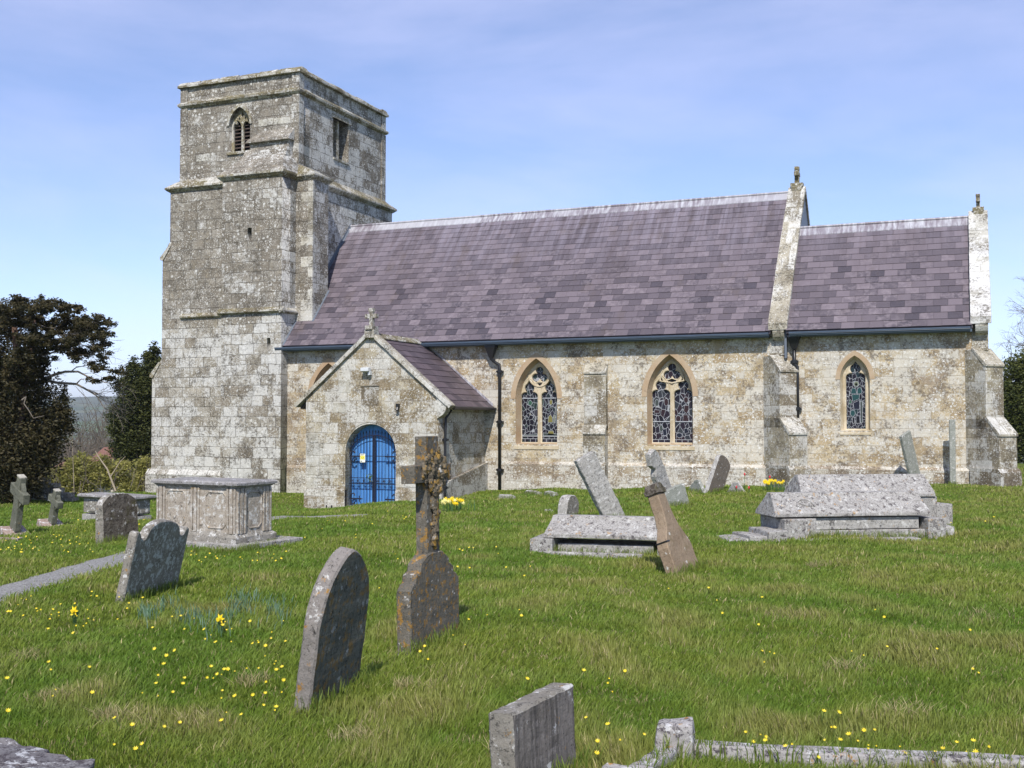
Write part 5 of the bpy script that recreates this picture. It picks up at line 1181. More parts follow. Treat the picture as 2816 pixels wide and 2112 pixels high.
# ------------------------------------------------------------------ celtic crosses
def celtic(p1, p2, apex, W0, label, bw, fixed=0, slabw=None, seed=1):
    P1, P2 = hit(*p1), hit(*p2); P1.z = P2.z = min(P1.z, P2.z); H, q = solve(P1, P2, apex, 0, fixed, 'b')
    E_ = empty('celtic_cross', label=label, cat='grave cross'); E_.matrix_world = frame_for(P1, P2, 0, q); w = H * .10; cz = H * .72; r = H * .21
    mb = MB(); mb.hexa([(-w * 1.25, 0, .12), (w * 1.25, 0, .12), (w * 1.25, .10, .12), (-w * 1.25, .10, .12), (-w * .8, 0, H), (w * .8, 0, H), (w * .8, .10, H), (-w * .8, .10, H)]); loc(mb, 'cross_shaft', T['celtic'], E_, bevel=.01, cuts=1, rough=.004)
    mb = MB(); mb.box(-r * 1.45, r * 1.45, -.004, .104, cz - w * .8, cz + w * .8); loc(mb, 'cross_arm', T['celtic'], E_, bevel=.01, cuts=1, rough=.004)
    mb = MB(); k = 24; O_ = circle_pts(0, cz, r * 1.02, k); I_ = circle_pts(0, cz, r * .72, k); a = [[mb.vert((x, y, z)) for x, z in L] for L, y in ((O_, .02), (I_, .02), (O_, .08), (I_, .08))]
    for i in range(k):
        j = (i + 1) % k; mb.face((a[0][i], a[0][j], a[1][j], a[1][i])); mb.face((a[2][i], a[3][i], a[3][j], a[2][j])); mb.face((a[0][i], a[2][i], a[2][j], a[0][j])); mb.face((a[1][i], a[1][j], a[3][j], a[3][i]))
    loc(mb, 'ring', T['celtic'], E_, rough=.003)
    mb = MB(); mb.box(-bw, bw, -.13, .24, -.25, .10); loc(mb, 'base', T['pinkbase'], E_, bevel=.015, cuts=1, rough=.008)
    mb = MB(); mb.box(-w * .8, w * .8, -.004, .104, H * .985, H * 1.0 + .012); loc(mb, 'cap', M['pale'], E_, bevel=.004)
    print('CELTIC', H, math.degrees(q), (P2 - P1).length)
celtic((10, 1470), (52, 1474), (52, 1311), .3, 'larger green-grey ringed stone cross at the far left edge', .22, seed=1)
celtic((112, 1450), (156, 1450), (150, 1349), .3, 'smaller ringed stone cross on a white-topped base left of the low chest tomb', .24, seed=2)
mb = MB(); a = hit(-20, 1488); mb.obox((a.x, a.y, 0), RT, FW, .9, .25, a.z - .1, a.z + .05); props(mb.build('kerb_stone', T['pinkbase'], bevel=.01, cuts=1, rough=.006), label='low grey kerb stone in the grass below the larger ringed cross', cat='kerb stone')
# ------------------------------------------------------------------ chest tombs
def chest(pc, pl, pr, pbase, ztop, label, body, top, panels=True, over=.10, dig=0):
    C = onz(*pc, ztop); L = onz(*pl, ztop); Rr = onz(*pr, ztop)
    u = (L - C); lu = u.length; u.normalize(); v = (Rr - C); 
    v = v - u * v.dot(u); lv = v.length; v.normalize()
    # length along v so that its far end falls on the same column as pr
    best = min(np.linspace(.4, 3, 200), key=lambda k: abs(proj(C + v * k)[0] - pr[0])); lv = float(best)
    gz = hit(*pbase).z
    E_ = empty('chest_tomb', ((C + L) / 2 + v * lv / 2) * 1.0, label=label, cat='chest tomb'); E_.location.z = gz
    m = Matrix.Identity(4); m.col[0][:3] = -u; m.col[1][:3] = v; m.col[2][:3] = (0, 0, 1); m.translation = Vector((E_.location.x, E_.location.y, gz)); E_.matrix_world = m
    hx, hy, H = lu / 2, lv / 2, ztop - gz
    print('CHEST', label[:30], lu, lv, H, E_.location, 'u', u)
    S_ = lambda mb, nm, mt, **k: loc(mb, nm, mt, E_, **k)
    mb = MB(); frust(mb, (-hx, hx, -hy, hy), H - .045, (-hx, hx, -hy, hy), H - .012); frust(mb, (-hx, hx, -hy, hy), H - .012, (-hx + .03, hx - .03, -hy + .03, hy - .03), H + .008); frust(mb, (-hx + over - .005, hx - over + .005, -hy + over - .005, hy - over + .005), H - .085, (-hx + .02, hx - .02, -hy + .02, hy - .02), H - .046); S_(mb, 'lid', top, cuts=3, rough=.009)
    bx, by = hx - over, hy - over
    mb = MB(); mb.box(-bx, bx, -by, by, .10, H - .075); S_(mb, 'body', body, cuts=3, rough=.004)
    if panels:
        for (ax, w_, off, n_) in (('x', bx, -by, 2), ('y', by, bx, 1)):
            k = 2 * n_ + 1
            for i in range(n_ + 1):   # pilaster strips between the panels
                c = -w_ + (2 * w_) * i / n_; c = max(-w_ + .09, min(w_ - .09, c)); mb = MB()
                for (a_, b_) in ((-.085, -.05), (-.03, .03), (.05, .085)):
                    if ax == 'x': mb.box(c + a_, c + b_, off - .024, off + .01, .22, H - .09)
                    else: mb.box(off - .01, off + .028, c + a_, c + b_, .22, H - .09)
                S_(mb, 'pilaster', body, bevel=.006, cuts=1, rough=.003)
            for i in range(n_):
                a_ = -w_ + 2 * w_ * i / n_ + .20; b_ = -w_ + 2 * w_ * (i + 1) / n_ - .20; mb = MB(); z0, z1 = .29, H - .15; c1 = .06
                ring = [(a_, z0 + c1), (a_ + c1, z0), (b_ - c1, z0), (b_, z0 + c1), (b_, z1 - c1), (b_ - c1, z1), (a_ + c1, z1), (a_, z1 - c1)]
                for q in range(8):
                    (x0, zz0), (x1, zz1) = ring[q], ring[(q + 1) % 8]
                    if ax == 'x': mb.tube([(x0, off - .002, zz0), (x1, off - .002, zz1)], .012, 6)
                    else: mb.tube([(off + .002, x0, zz0), (off + .002, x1, zz1)], .012, 6)
                S_(mb, 'panel_moulding', body, rough=.002)
        mb = MB(); frust(mb, (-bx - .055, bx + .055, -by - .055, by + .055), -.1, (-bx - .055, bx + .055, -by - .055, by + .055), .17); frust(mb, (-bx - .055, bx + .055, -by - .055, by + .055), .17, (-bx, bx, -by, by), .23); S_(mb, 'plinth', T['grey_white'], cuts=3, rough=.02)
        mb = MB(); mb.box(-bx - .22, bx + .24, -by - .20, by + .45, -.25, .085); S_(mb, 'footing', T['coped'], bevel=.01, cuts=3, rough=.008)
    else:
        mb = MB(); mb.box(-bx - .02, bx + .02, -by - .02, by + .02, -.2, .07); S_(mb, 'plinth', T['pale'], cuts=2, rough=.01)
        for c in (-bx * .45, bx * .45):
            mb = MB(); mb.box(c - bx * .36, c + bx * .36, -by - .012, -by + .01, .12, H - .13); S_(mb, 'panel', body, bevel=.008)
        mb = MB(); mb.box(bx - .01, bx + .012, -by * .8, by * .8, .12, H - .13); S_(mb, 'panel', body, bevel=.008)
chest((651, 1328), (414, 1319), (763, 1315), (658, 1518), .775, 'tall panelled chest tomb with moulded slab top near the porch', T['chest'], T['chesttop'], over=.07)
chest((372, 1366), (212, 1358), (432, 1349), (372, 1440), .20, 'low chest tomb with flat grey slab top behind the tall panelled one', T['grey_white'], T['chesttop'], panels=False, over=.09)
# ------------------------------------------------------------------ coped tombs
def coped(C0, u, L, D, z0, ze, zr, flat=.10, ins=.10):
    """C0 front left corner; returns mesh builder of a ridged lid"""
    u = Vector(u).normalized(); v = Vector((-u.y, u.x, 0)); mb = MB(); C0 = Vector(C0)
    def P(s, t, z): q = C0 + u * s + v * t; return (q.x, q.y, z)
    h = .09; e = .05
    prof = [(0, ze), (0.0, ze + .05), (D * .36, zr - .05), (D * .40, zr), (D * .60, zr), (D * .64, zr - .05), (D, ze + .05), (D, ze)]
    inn = [(0, ze)] + [(t, z) for t, z in prof[1:-1]] + [(D, ze)]
    k = len(prof); A = [mb.vert(P(0 + (z - ze) * ins * 2, t, z)) for t, z in prof]; B_ = [mb.vert(P(L - (z - ze) * ins, t, z)) for t, z in prof]
    mb.face(A); mb.face(B_[::-1])
    for i in range(k): mb.face((A[i], B_[i], B_[(i + 1) % k], A[(i + 1) % k]))
    return mb, P, v
def tombparts(name, label, specs):
    E_ = empty(name, (0, 0, 0), label=label, cat='tomb'); return E_
A1, B1 = hit(1494, 1520), hit(1832, 1530); u = (B1 - A1); u.z = 0; L = u.length; gz = A1.z
TL = empty('coped_tomb', (A1 + B1) / 2, label='low coped grave slab with orange lichen left of the leaning sandstone marker', cat='tomb')
def lp(mb, nm, mt, par, **k): o = mb.build(nm, mt, None, **k); o.parent = par; o.matrix_parent_inverse = Matrix.Translation(-par.location); return o
mb, P, v = coped(A1 + Vector((0, 0, 0)), u, L, .80, gz + .20, gz + .20, gz + .47); lp(mb, 'coped_lid', T['coped'], TL, bevel=.01, cuts=2, rough=.008)
un = u.normalized()
for (s, w_) in ((-.16, .30), (L - .10, .28)):
    mb = MB(); c = A1 + un * (s + w_ / 2) + v * .38; mb.obox(c, un, v, w_, .95, gz - .2, gz + .19); lp(mb, 'end_block', T['coped'], TL, bevel=.015, cuts=1, rough=.010)
mb = MB(); c = A1 + un * (L / 2) + v * .42; mb.obox(c, un, v, L - .35, .66, gz - .2, gz + .12); lp(mb, 'side_slab', T['pale'], TL, bevel=.012, cuts=2, rough=.008)
mb = MB(); c = A1 + un * (L * .42) - v * .10; mb.obox(c, un, v, L * .8, .10, gz - .2, gz + .03); lp(mb, 'footing', T['coped'], TL, bevel=.01, cuts=1, rough=.012)
print('COPED L', L, u)
A2, B2 = hit(2150, 1486), hit(2590, 1480); u = (B2 - A2); u.z = 0; L = u.length; gz = (A2.z + B2.z) / 2; un = u.normalized(); print('COPED R', L, u, A2)
TR = empty('coped_tomb', (A2 + B2) / 2, label='large pale coped tomb with a carved round emblem on stepped base stones', cat='tomb')
mb, P, v = coped(A2 - un * .10 + un * 0, u, L - .06, .78, gz + .33, gz + .33, gz + .66); lp(mb, 'coped_lid', T['coped'], TR, bevel=.012, cuts=2, rough=.007)
mb = MB(); c = A2 + un * (L * .46) + v * .36; mb.obox(c, un, v, L * .82, .60, gz + .14, gz + .31); lp(mb, 'side_slab', T['pale'], TR, bevel=.012, cuts=2, rough=.008)
mb = MB(); c = A2 + un * (L * .50) + v * .42; mb.obox(c, un, v, L * .80, .78, gz - .2, gz + .13); lp(mb, 'lower_slab', T['coped'], TR, bevel=.012, cuts=2, rough=.010)
for (s, w_, t, z1) in ((L * .90, .28, .85, .29), (-.0, .36, .9, .31), (.37, .16, .7, .305)):
    mb = MB(); c = A2 + un * (s + w_ / 2) + v * .36; mb.obox(c, un, v, w_, t, gz - .2, gz + z1); lp(mb, 'end_block', T['coped'], TR, bevel=.02, cuts=1, rough=.012)
mb = MB(); c = A2 + un * (L + .14) + v * .25; mb.obox(c, un, v, .18, .4, gz - .2, gz + .16); lp(mb, 'footing', T['pale'], TR, bevel=.02, cuts=1, rough=.015)
for i, (s, w_, z1) in enumerate(((-.26, .30, .15), (-.52, .28, .08), (-.80, .30, .035))):
    mb = MB(); c = A2 + un * (s + w_ / 2) + v * .25; mb.obox(c, un, v, w_, .8 - .1 * i, gz - .2, gz + z1); lp(mb, 'footing', T['coped'], TR, bevel=.02, cuts=1, rough=.018)
mb = MB(); c = A2 + un * (L * .45) - v * .16; mb.obox(c, un, v, L * .72, .2, gz - .2, gz + .035); lp(mb, 'footing', T['coped'], TR, bevel=.015, cuts=2, rough=.014)
# carved emblem on the front slope
mb = MB(); sl_ = (.66 - .38) / (.78 * .36); Cc = A2 + un * .42 + v * .13
def SP(a, b, h=.0): q = Cc + un * a + v * (b * .72); return Vector((q.x, q.y, gz + .38 + (.13 + b * .72) * ((.61 - .38) / (.78 * .36)) + h))
for r_, tr_ in ((.125, .014),):
    mb.tube([SP(r_ * math.cos(t), r_ * math.sin(t), .008) for t in np.linspace(-.3, math.pi + .3, 16)], tr_, 6)
for k in range(5):
    a = math.pi * (k - .3) / 4.4 ; mb.tube([SP(0, -.01, .006), SP(.09 * math.cos(a), .09 * math.sin(a), .008)], [.012, .016], 6)
lp(mb, 'carved_emblem', T['coped'], TR)
# the second coped tomb behind it
A3 = A2 + un * .80 + v * 1.15; L3 = L * .86; TB_ = empty('coped_tomb', A3, label='taller grey coped tomb close behind the one with the round emblem', cat='tomb')
mb, P, v3 = coped(A3, un, L3 + .12, .72, gz + .52, gz + .52, gz + .86); lp(mb, 'coped_lid', T['coped'], TB_, bevel=.012, cuts=2, rough=.007)
mb = MB(); c = A3 + un * (L3 * .55) + v * .36; mb.obox(c, un, v, L3 * 1.05, .66, gz - .1, gz + .52); lp(mb, 'side_slab', T['coped'], TB_, bevel=.012, cuts=2, rough=.008)
mb = MB(); c = A3 + un * (L3 + .28) + v * .36; mb.obox(c, un, v, .28, .7, gz - .1, gz + .40); lp(mb, 'end_block', T['coped'], TB_, bevel=.03, cuts=1, rough=.02)
# ------------------------------------------------------------------ kerbed grave, bottom right
K = empty('kerbed_grave', hit(1850, 2060), label='kerbed grave with speckled corner posts at the bottom right', cat='grave')
kz = hit(1850, 2050).z; Ka = hit(1856, 2075); Kb = hit(2830, 2128); Kc = onz(1720, 2190, kz); ku = (Kb - Ka); ku.z = 0; ku.normalize(); kv = (Kc - Ka); kv.z = 0; kl = kv.length; kv.normalize()
mb = MB(); c = Ka; mb.obox(c, ku, Vector((-ku.y, ku.x, 0)), .20, .18, kz - .2, kz + .165)
top = MB(); frust_c = c; o = lp(mb, 'corner_post', T['kerb'], K, bevel=.03, cuts=4, rough=.022)
mb = MB(); c = Ka + kv * (kl * .98); mb.obox(c, ku, Vector((-ku.y, ku.x, 0)), .24, .24, kz - .2, kz + .105); lp(mb, 'corner_post', T['kerb'], K, bevel=.04, cuts=4, rough=.028)
mb = MB(); c = Ka + kv * (kl * .5); kn = Vector((-kv.y, kv.x, 0)); mb.obox(c, kv, kn, kl * .8, .10, kz - .2, kz + .075); lp(mb, 'kerb', T['kerb'], K, bevel=.015, cuts=6, rough=.022)
mb = MB(); c = Ka + ku * 1.85; mb.obox(c, ku, Vector((-ku.y, ku.x, 0)), 3.5, .11, kz - .2, kz + .062); lp(mb, 'kerb', T['kerb'], K, bevel=.012, cuts=10, rough=.012)
# rock, bottom left
mb = MB(); rc = onz(95, 2140, 0); rpts = [(-.55, -.2), (-.50, .22), (-.36, .33), (-.20, .29), (-.06, .30), (.0, .17), (.10, .15), (.26, .05), (.32, -.2)]
mb.prism([(rc.x + RT.x * a + FW.x * b, rc.y + RT.y * a + FW.y * b, -.3) for a, b in rpts], (0, 0, .39)); props(mb.build('broken_slab', T['rock'], bevel=.02, cuts=9, rough=.05), label='broken speckled stone slab lying at the bottom left corner', cat='stone')
# boot scraper by the door
bp = Vector((-17.75, PY - .42, g(-17.75, PY - .42))); SC = MB()
for s in (-.09, .09): SC.box(bp.x + s - .012, bp.x + s + .012, bp.y - .02, bp.y + .02, bp.z - .05, bp.z + .26)
SC.box(bp.x - .09, bp.x + .09, bp.y - .008, bp.y + .008, bp.z + .12, bp.z + .145); props(SC.build('boot_scraper', M['black']), label='small black iron boot scraper left of the blue door', cat='boot scraper')
BASES += [(hit(1130, 1806), hit(1265, 1742), .12), (hit(1865, 1584), hit(1928, 1562), .14), (A1 - un * 0, B1, .9), (A2, B2, 1.2), (Ka, Kb, .1), (Ka, Kc, .1), (onz(414, 1319, -.2) * 0 + hit(440, 1520), hit(658, 1522), .1), (hit(658, 1522), hit(790, 1492), .1)]
tp = []
for (p, q, t) in BASES:
    d = q - p; d.z = 0; L = d.length
    if L < .05: continue
    d.normalize(); nn = Vector((d.y, -d.x, 0)); nn = -nn if nn.dot(-p) < 0 else nn
    for _ in range(int(260 * L)):
        s = rng.uniform(-.06, L + .06); w = p + d * s + nn * (abs(rng.gauss(0, .05)) + .005); tp.append((w.x, w.y, g(w.x, w.y)))
    for _ in range(int(120 * min(t, .3))):
        for e in (p - d * .02, q + d * .02): w = e - nn * rng.uniform(0, t) + d * rng.gauss(0, .03); tp.append((w.x, w.y, g(w.x, w.y)))
leafmass('grass_tufts', tp, .13, .0028, (.10, .17, .02), (.24, .28, .06), 'longer unmown grass growing round the feet of the gravestones', 'grass')
#@@PART5
# ------------------------------------------------------------------ trees, shrubs
def leafmat(name, c1, c2, tr_=.25, rough=.6):
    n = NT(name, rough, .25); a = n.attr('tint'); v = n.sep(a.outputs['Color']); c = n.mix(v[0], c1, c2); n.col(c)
    t = n.n.new('ShaderNodeBsdfTranslucent'); n.l.new(c, t.inputs['Color']); m_ = n.n.new('ShaderNodeMixShader'); m_.inputs[0].default_value = tr_
    n.l.new(n.b.outputs[0], m_.inputs[1]); n.l.new(t.outputs[0], m_.inputs[2]); n.l.new(m_.outputs[0], n.n['Material Output'].inputs['Surface']); return n.m
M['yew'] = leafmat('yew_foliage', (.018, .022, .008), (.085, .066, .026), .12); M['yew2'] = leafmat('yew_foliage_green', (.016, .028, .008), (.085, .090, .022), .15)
M['shrub'] = leafmat('spring_shrub_leaves', (.17, .18, .045), (.46, .42, .13), .45); M['hedge'] = leafmat('hedge_leaves', (.035, .055, .014), (.13, .14, .035), .3)
M['bark'] = plain('reddish_bark', (.12, .075, .055), .95, 0, .1, .4); M['twig'] = plain('grey_twigs', (.20, .17, .14), .95, 0, .1, .3); M['pale_twig'] = plain('pale_bark', (.36, .30, .22), .9, 0, .1, .2); M['twigfar'] = plain('brown_twigs', (.13, .105, .08), .95, 0, .1, .3)
def leaves(name, blobs, mat, parent, n_, size, dep_scale=.8, base=None, seed=1, flatn=0.0, hollow=.55, **k):
    """blobs: (photo x, photo y, rx px, ry px, depth offset m, weight); clusters of small leaf faces spread through each lobe"""
    r_ = np.random.default_rng(seed); dep = base; mpp = dep / FPX; w = np.array([b[5] if len(b) > 5 else b[2] * b[3] for b in blobs], float); w /= w.sum(); Vs = []; Ts = []
    for b, wi in zip(blobs, w):
        m = int(n_ * wi); C = np.array(atd(b[0], b[1], dep + (b[4] if len(b) > 4 else 0)))
        nc = max(3, m // 46)
        d = r_.normal(size=(nc, 3)); d /= np.linalg.norm(d, axis=1)[:, None]; rad = r_.uniform(hollow, 1.0, nc) ** .7
        rx, rz = b[2] * mpp, b[3] * mpp; ry = rx * dep_scale
        cc = d * rad[:, None] * np.array([rx, ry, rz]); lat = cc[:, :1] * np.array([RT])[0][None, :] ; dp = cc[:, 1:2] * np.array([FW])[0][None, :]
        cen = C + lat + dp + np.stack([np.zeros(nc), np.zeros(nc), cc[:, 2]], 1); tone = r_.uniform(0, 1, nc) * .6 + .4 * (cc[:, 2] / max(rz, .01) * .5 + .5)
        idx = r_.integers(0, nc, m); cs = np.clip(min(rx, rz) * .28, size * 1.2, size * 4.5)
        off = r_.normal(size=(m, 3)) * cs * np.array([1, 1, .6 if flatn else .8]); p = cen[idx] + off
        a = r_.normal(size=(m, 3)); a[:, 2] *= .5; a /= np.linalg.norm(a, axis=1)[:, None]; bb = np.cross(a, r_.normal(size=(m, 3))); bb /= np.linalg.norm(bb, axis=1)[:, None]
        s = size * r_.uniform(.6, 1.4, m)[:, None]
        Vs.append(np.stack([p - a * s, p + bb * s * .42, p + a * s, p - bb * s * .42], 1)); Ts.append(np.clip(tone[idx] + r_.normal(0, .15, m), 0, 1))
    V = np.concatenate(Vs); tn = np.concatenate(Ts); m = len(V)
    me = bpy.data.meshes.new(name); me.vertices.add(m * 4); me.vertices.foreach_set('co', V.reshape(-1).astype(np.float32)); me.loops.add(m * 4); me.loops.foreach_set('vertex_index', np.arange(m * 4, dtype=np.int32))
    me.polygons.add(m); me.polygons.foreach_set('loop_start', np.arange(0, m * 4, 4, dtype=np.int32)); me.polygons.foreach_set('loop_total', np.full(m, 4, np.int32)); me.update(calc_edges=True)
    C4 = np.ones((m, 4, 4), np.float32); C4[:, :, 0] = tn[:, None]; at = me.color_attributes.new('tint', 'FLOAT_COLOR', 'POINT'); at.data.foreach_set('color', C4.ravel())
    me.materials.append(mat); o = bpy.data.objects.new(name, me); COL.objects.link(o)
    if parent: o.parent = parent; o.matrix_parent_inverse = Matrix.Translation(-parent.location)
    return props(o, **k)
def limb(mb, pts, dep, r0, r1, deps=None, jig=.0):
    P = []
    for i, (x, y) in enumerate(pts): P.append(atd(x, y, dep + (deps[i] if deps else 0)))
    Q = []
    for i in range(len(P) - 1):
        for k in range(3): Q.append(P[i].lerp(P[i + 1], k / 3) + Vector((rng.gauss(0, jig), rng.gauss(0, jig), rng.gauss(0, jig))))
    Q.append(P[-1]); n_ = len(Q); mb.tube(Q, [r0 + (r1 - r0) * i / (n_ - 1) for i in range(n_)], 6)
def twigs(mb, P, d, L, depth, r, spread=.55, grav=0, kids=3, rr=rng):
    d = d.normalized(); Q = [P]; 
    for i in range(3): d = (d + Vector((rr.gauss(0, .14), rr.gauss(0, .14), rr.gauss(0, .14) - grav))).normalized(); Q.append(Q[-1] + d * L / 3)
    mb.tube(Q, [r, r * .85, r * .7, r * .55], 4, cap=False)
    if depth:
        for k in range(kids): 
            s = Q[rr.choice((1, 2, 3))] if k else Q[3]; nd = (d + Vector((rr.gauss(0, spread), rr.gauss(0, spread), rr.gauss(0, spread)))).normalized(); twigs(mb, s, nd, L * rr.uniform(.55, .8), depth - 1, r * .6, spread, grav, kids, rr)
# the big layered yew on the left
b = hit(60, 1402); DY = 29.5
Y1 = empty('yew_tree', b, label='huge dark yew with layered branches at the left edge', cat='tree')
BL = [(30, 1210, 120, 90), (100, 1190, 88, 80), (150, 1140, 42, 60), (20, 1300, 110, 70), (80, 1270, 78, 62), (40, 1350, 62, 50), (0, 1120, 110, 80), (70, 1080, 90, 60), (140, 1230, 42, 50), (178, 1085, 9, 42), (170, 1140, 22, 40), (182, 1175, 14, 24), (-60, 1250, 120, 120), (-80, 1050, 130, 120),
      (15, 1350, 40, 48), (60, 1320, 50, 48), (110, 1030, 22, 50), (120, 980, 18, 40)]
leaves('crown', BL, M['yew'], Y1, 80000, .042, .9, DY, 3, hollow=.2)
UPB = [(-20, 870, 60, 45), (30, 850, 45, 26), (62, 838, 28, 16), (100, 850, 40, 22), (120, 832, 25, 14), (150, 838, 28, 14), (175, 850, 30, 14), (205, 848, 26, 8), (185, 870, 42, 16), (235, 884, 40, 12), (275, 878, 22, 13), (300, 890, 18, 8), (245, 905, 45, 16), (60, 885, 70, 26), (120, 895, 60, 22), (170, 905, 60, 20), (215, 925, 50, 14), (275, 925, 30, 14),
       (285, 945, 20, 12), (20, 930, 60, 34), (90, 935, 50, 18), (150, 945, 55, 12), (200, 968, 40, 10), (240, 975, 34, 12), (285, 985, 18, 12), (205, 988, 24, 7), (250, 1003, 22, 7), (275, 1015, 26, 9), (320, 1020, 22, 8), (300, 1040, 20, 9), (262, 1045, 22, 6), (318, 1062, 14, 6), (10, 985, 60, 40), (70, 990, 45, 34), (105, 960, 34, 20), (50, 1040, 60, 34), (340, 1022, 10, 6)]
UPB = UPB + [(q[0] + rng.uniform(-1, 1) * q[2] * 1.0, q[1] + rng.uniform(-1, 1.1) * q[3] * 1.25, q[2] * rng.uniform(.22, .5), q[3] * rng.uniform(.3, .6)) for q in UPB for _ in range(5)] + [(rng.uniform(60, 290), rng.uniform(880, 975), rng.uniform(12, 28), rng.uniform(5, 10)) for _ in range(30)]
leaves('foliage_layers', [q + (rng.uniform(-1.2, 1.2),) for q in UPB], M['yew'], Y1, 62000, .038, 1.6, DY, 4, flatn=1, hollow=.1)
mb = MB(); limb(mb, [(62, 1402), (60, 1250), (58, 1100), (50, 1000), (40, 900)], DY, .22, .07); limb(mb, [(55, 1180), (68, 1080), (85, 980), (95, 880)], DY - .3, .09, .03)
mb.build('trunk', M['bark'], Y1, smooth=True)
mb = MB()
limb(mb, [(118, 1045), (150, 1030), (180, 1022), (215, 1022), (250, 1040), (290, 1052), (318, 1056)], DY, .045, .008); limb(mb, [(120, 1045), (160, 1053), (210, 1056), (245, 1075), (268, 1090), (285, 1120), (302, 1136)], DY, .045, .006)
limb(mb, [(195, 1022), (210, 1010), (240, 1005), (262, 1000)], DY, .016, .005); limb(mb, [(210, 1056), (222, 1043), (238, 1042)], DY, .02, .006); limb(mb, [(90, 990), (130, 992), (170, 992)], DY, .012, .005); limb(mb, [(60, 1100), (72, 1090), (66, 1110), (80, 1130), (92, 1150), (122, 1143)], DY - 1, .02, .006)
for (x, y) in ((60, 960), (90, 940), (120, 950), (150, 930), (40, 1000), (170, 950), (200, 940), (60, 900), (100, 1000), (30, 1060), (230, 950)):
    limb(mb, [(70, 1000), ((70 + x) / 2, (1000 + y) / 2 - 6), (x, y), (x + 34, y + rng.uniform(-14, 10))], DY, .03, .004, jig=.03)
for s in ((268, 1090), (285, 1120), (262, 1083), (250, 1075), (300, 1052), (240, 1070)):
    for _ in range(4): twigs(mb, atd(s[0], s[1], DY), RT * 1.2 + Vector((0, 0, -.5)) + Vector((rng.gauss(0, .3), rng.gauss(0, .3), rng.gauss(0, .4))), .42, 3, .008, .4, .02, 2)
for _ in range(26): twigs(mb, atd(rng.uniform(90, 300), rng.uniform(880, 1040), DY + rng.uniform(-1, 1)), RT + Vector((rng.gauss(0, .5), rng.gauss(0, .5), rng.gauss(0, .4))), .35, 2, .008, .5, 0, 2)
mb.build('branch', M['twig'], Y1, fixn=False)
# yew behind the tower
b2 = atd(380, 1360, 47); b2.z = terrain(b2.x, b2.y); Y2 = empty('yew_tree', b2, label='upright dark green yew growing beside the church tower', cat='tree')
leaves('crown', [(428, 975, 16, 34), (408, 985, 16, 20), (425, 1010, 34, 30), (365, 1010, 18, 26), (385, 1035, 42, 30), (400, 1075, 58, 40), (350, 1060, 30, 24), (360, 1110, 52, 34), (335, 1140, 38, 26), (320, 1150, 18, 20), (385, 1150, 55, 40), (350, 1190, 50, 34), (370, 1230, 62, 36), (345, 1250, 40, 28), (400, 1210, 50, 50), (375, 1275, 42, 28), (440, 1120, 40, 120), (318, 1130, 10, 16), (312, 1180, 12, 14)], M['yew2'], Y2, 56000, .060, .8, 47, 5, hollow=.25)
mb = MB(); limb(mb, [(385, 1380), (388, 1250), (395, 1100), (410, 1010)], 47, .2, .04); mb.build('trunk', M['bark'], Y2)
# shrubs between them
for i, (bl, n_, lab) in enumerate((([(165, 1310, 36, 34), (150, 1345, 28, 30), (195, 1300, 30, 36), (180, 1350, 40, 22)], 5200, 'loose yellow-green shrub beside the big yew'),
        ([(240, 1290, 34, 40), (265, 1310, 34, 40), (225, 1330, 36, 34), (215, 1270, 22, 26)], 6000, 'tall mixed shrub with upright bare stems behind the low chest tomb'),
        ([(300, 1315, 36, 34), (330, 1300, 30, 36), (290, 1265, 16, 24), (345, 1335, 30, 24)], 5200, 'brownish budding shrub between the mixed shrub and the upright yew'),
        ([(375, 1330, 34, 30), (405, 1320, 30, 34), (400, 1285, 24, 30)], 4600, 'low green shrub touching the tower foot'))):
    dq = 40 if i < 3 else 44; p = atd(bl[0][0], 1365, dq); p.z = terrain(p.x, p.y); sh = empty('shrub', p, label=lab, cat='shrub', group='shrubs left of the tower')
    leaves('foliage', bl, M['shrub'], sh, n_, .055, .8, dq, 20 + i, hollow=.1)
    mb = MB()
    for k in range(16):
        q = rng.choice(bl); x = q[0] + rng.uniform(-q[2], q[2]); twigs(mb, atd(x, 1370, dq + rng.uniform(-.6, .6)), Vector((rng.gauss(0, .12), rng.gauss(0, .12), 1)), rng.uniform(.5, .95), 2, .012, .22, 0, 2)
    mb.build('stems', M['twig'], sh, fixn=False)
mb = MB(); limb(mb, [(318, 1350), (295, 1290), (270, 1255), (262, 1240)], 37, .035, .01); limb(mb, [(305, 1310), (330, 1270), (345, 1255)], 37, .02, .006)
limb(mb, [(204, 1360), (200, 1240), (196, 1130)], 36, .012, .004)
p = atd(310, 1360, 37); p.z = terrain(p.x, p.y); mb.build('bare_sapling', M['pale_twig'], label='pale bare branching sapling among the shrubs left of the tower', cat='tree')
# rubble wall end seen under the yew
mb = MB(); c = atd(118, 1395, 31); c.z = g(c.x, c.y)
for i in range(7):
    for k in range(7 - i):
        mb.obox(c + RT * (-.38 + k * .20 + (i % 2) * .08), RT, FW, .19, .5, c.z - .05 + i * .135, c.z + .075 + i * .135)
mb.build('rubble_wall', T['grey_white'], cuts=0, bevel=.012, rough=.01, label='broken grey rubble wall end under the big yew', cat='wall')
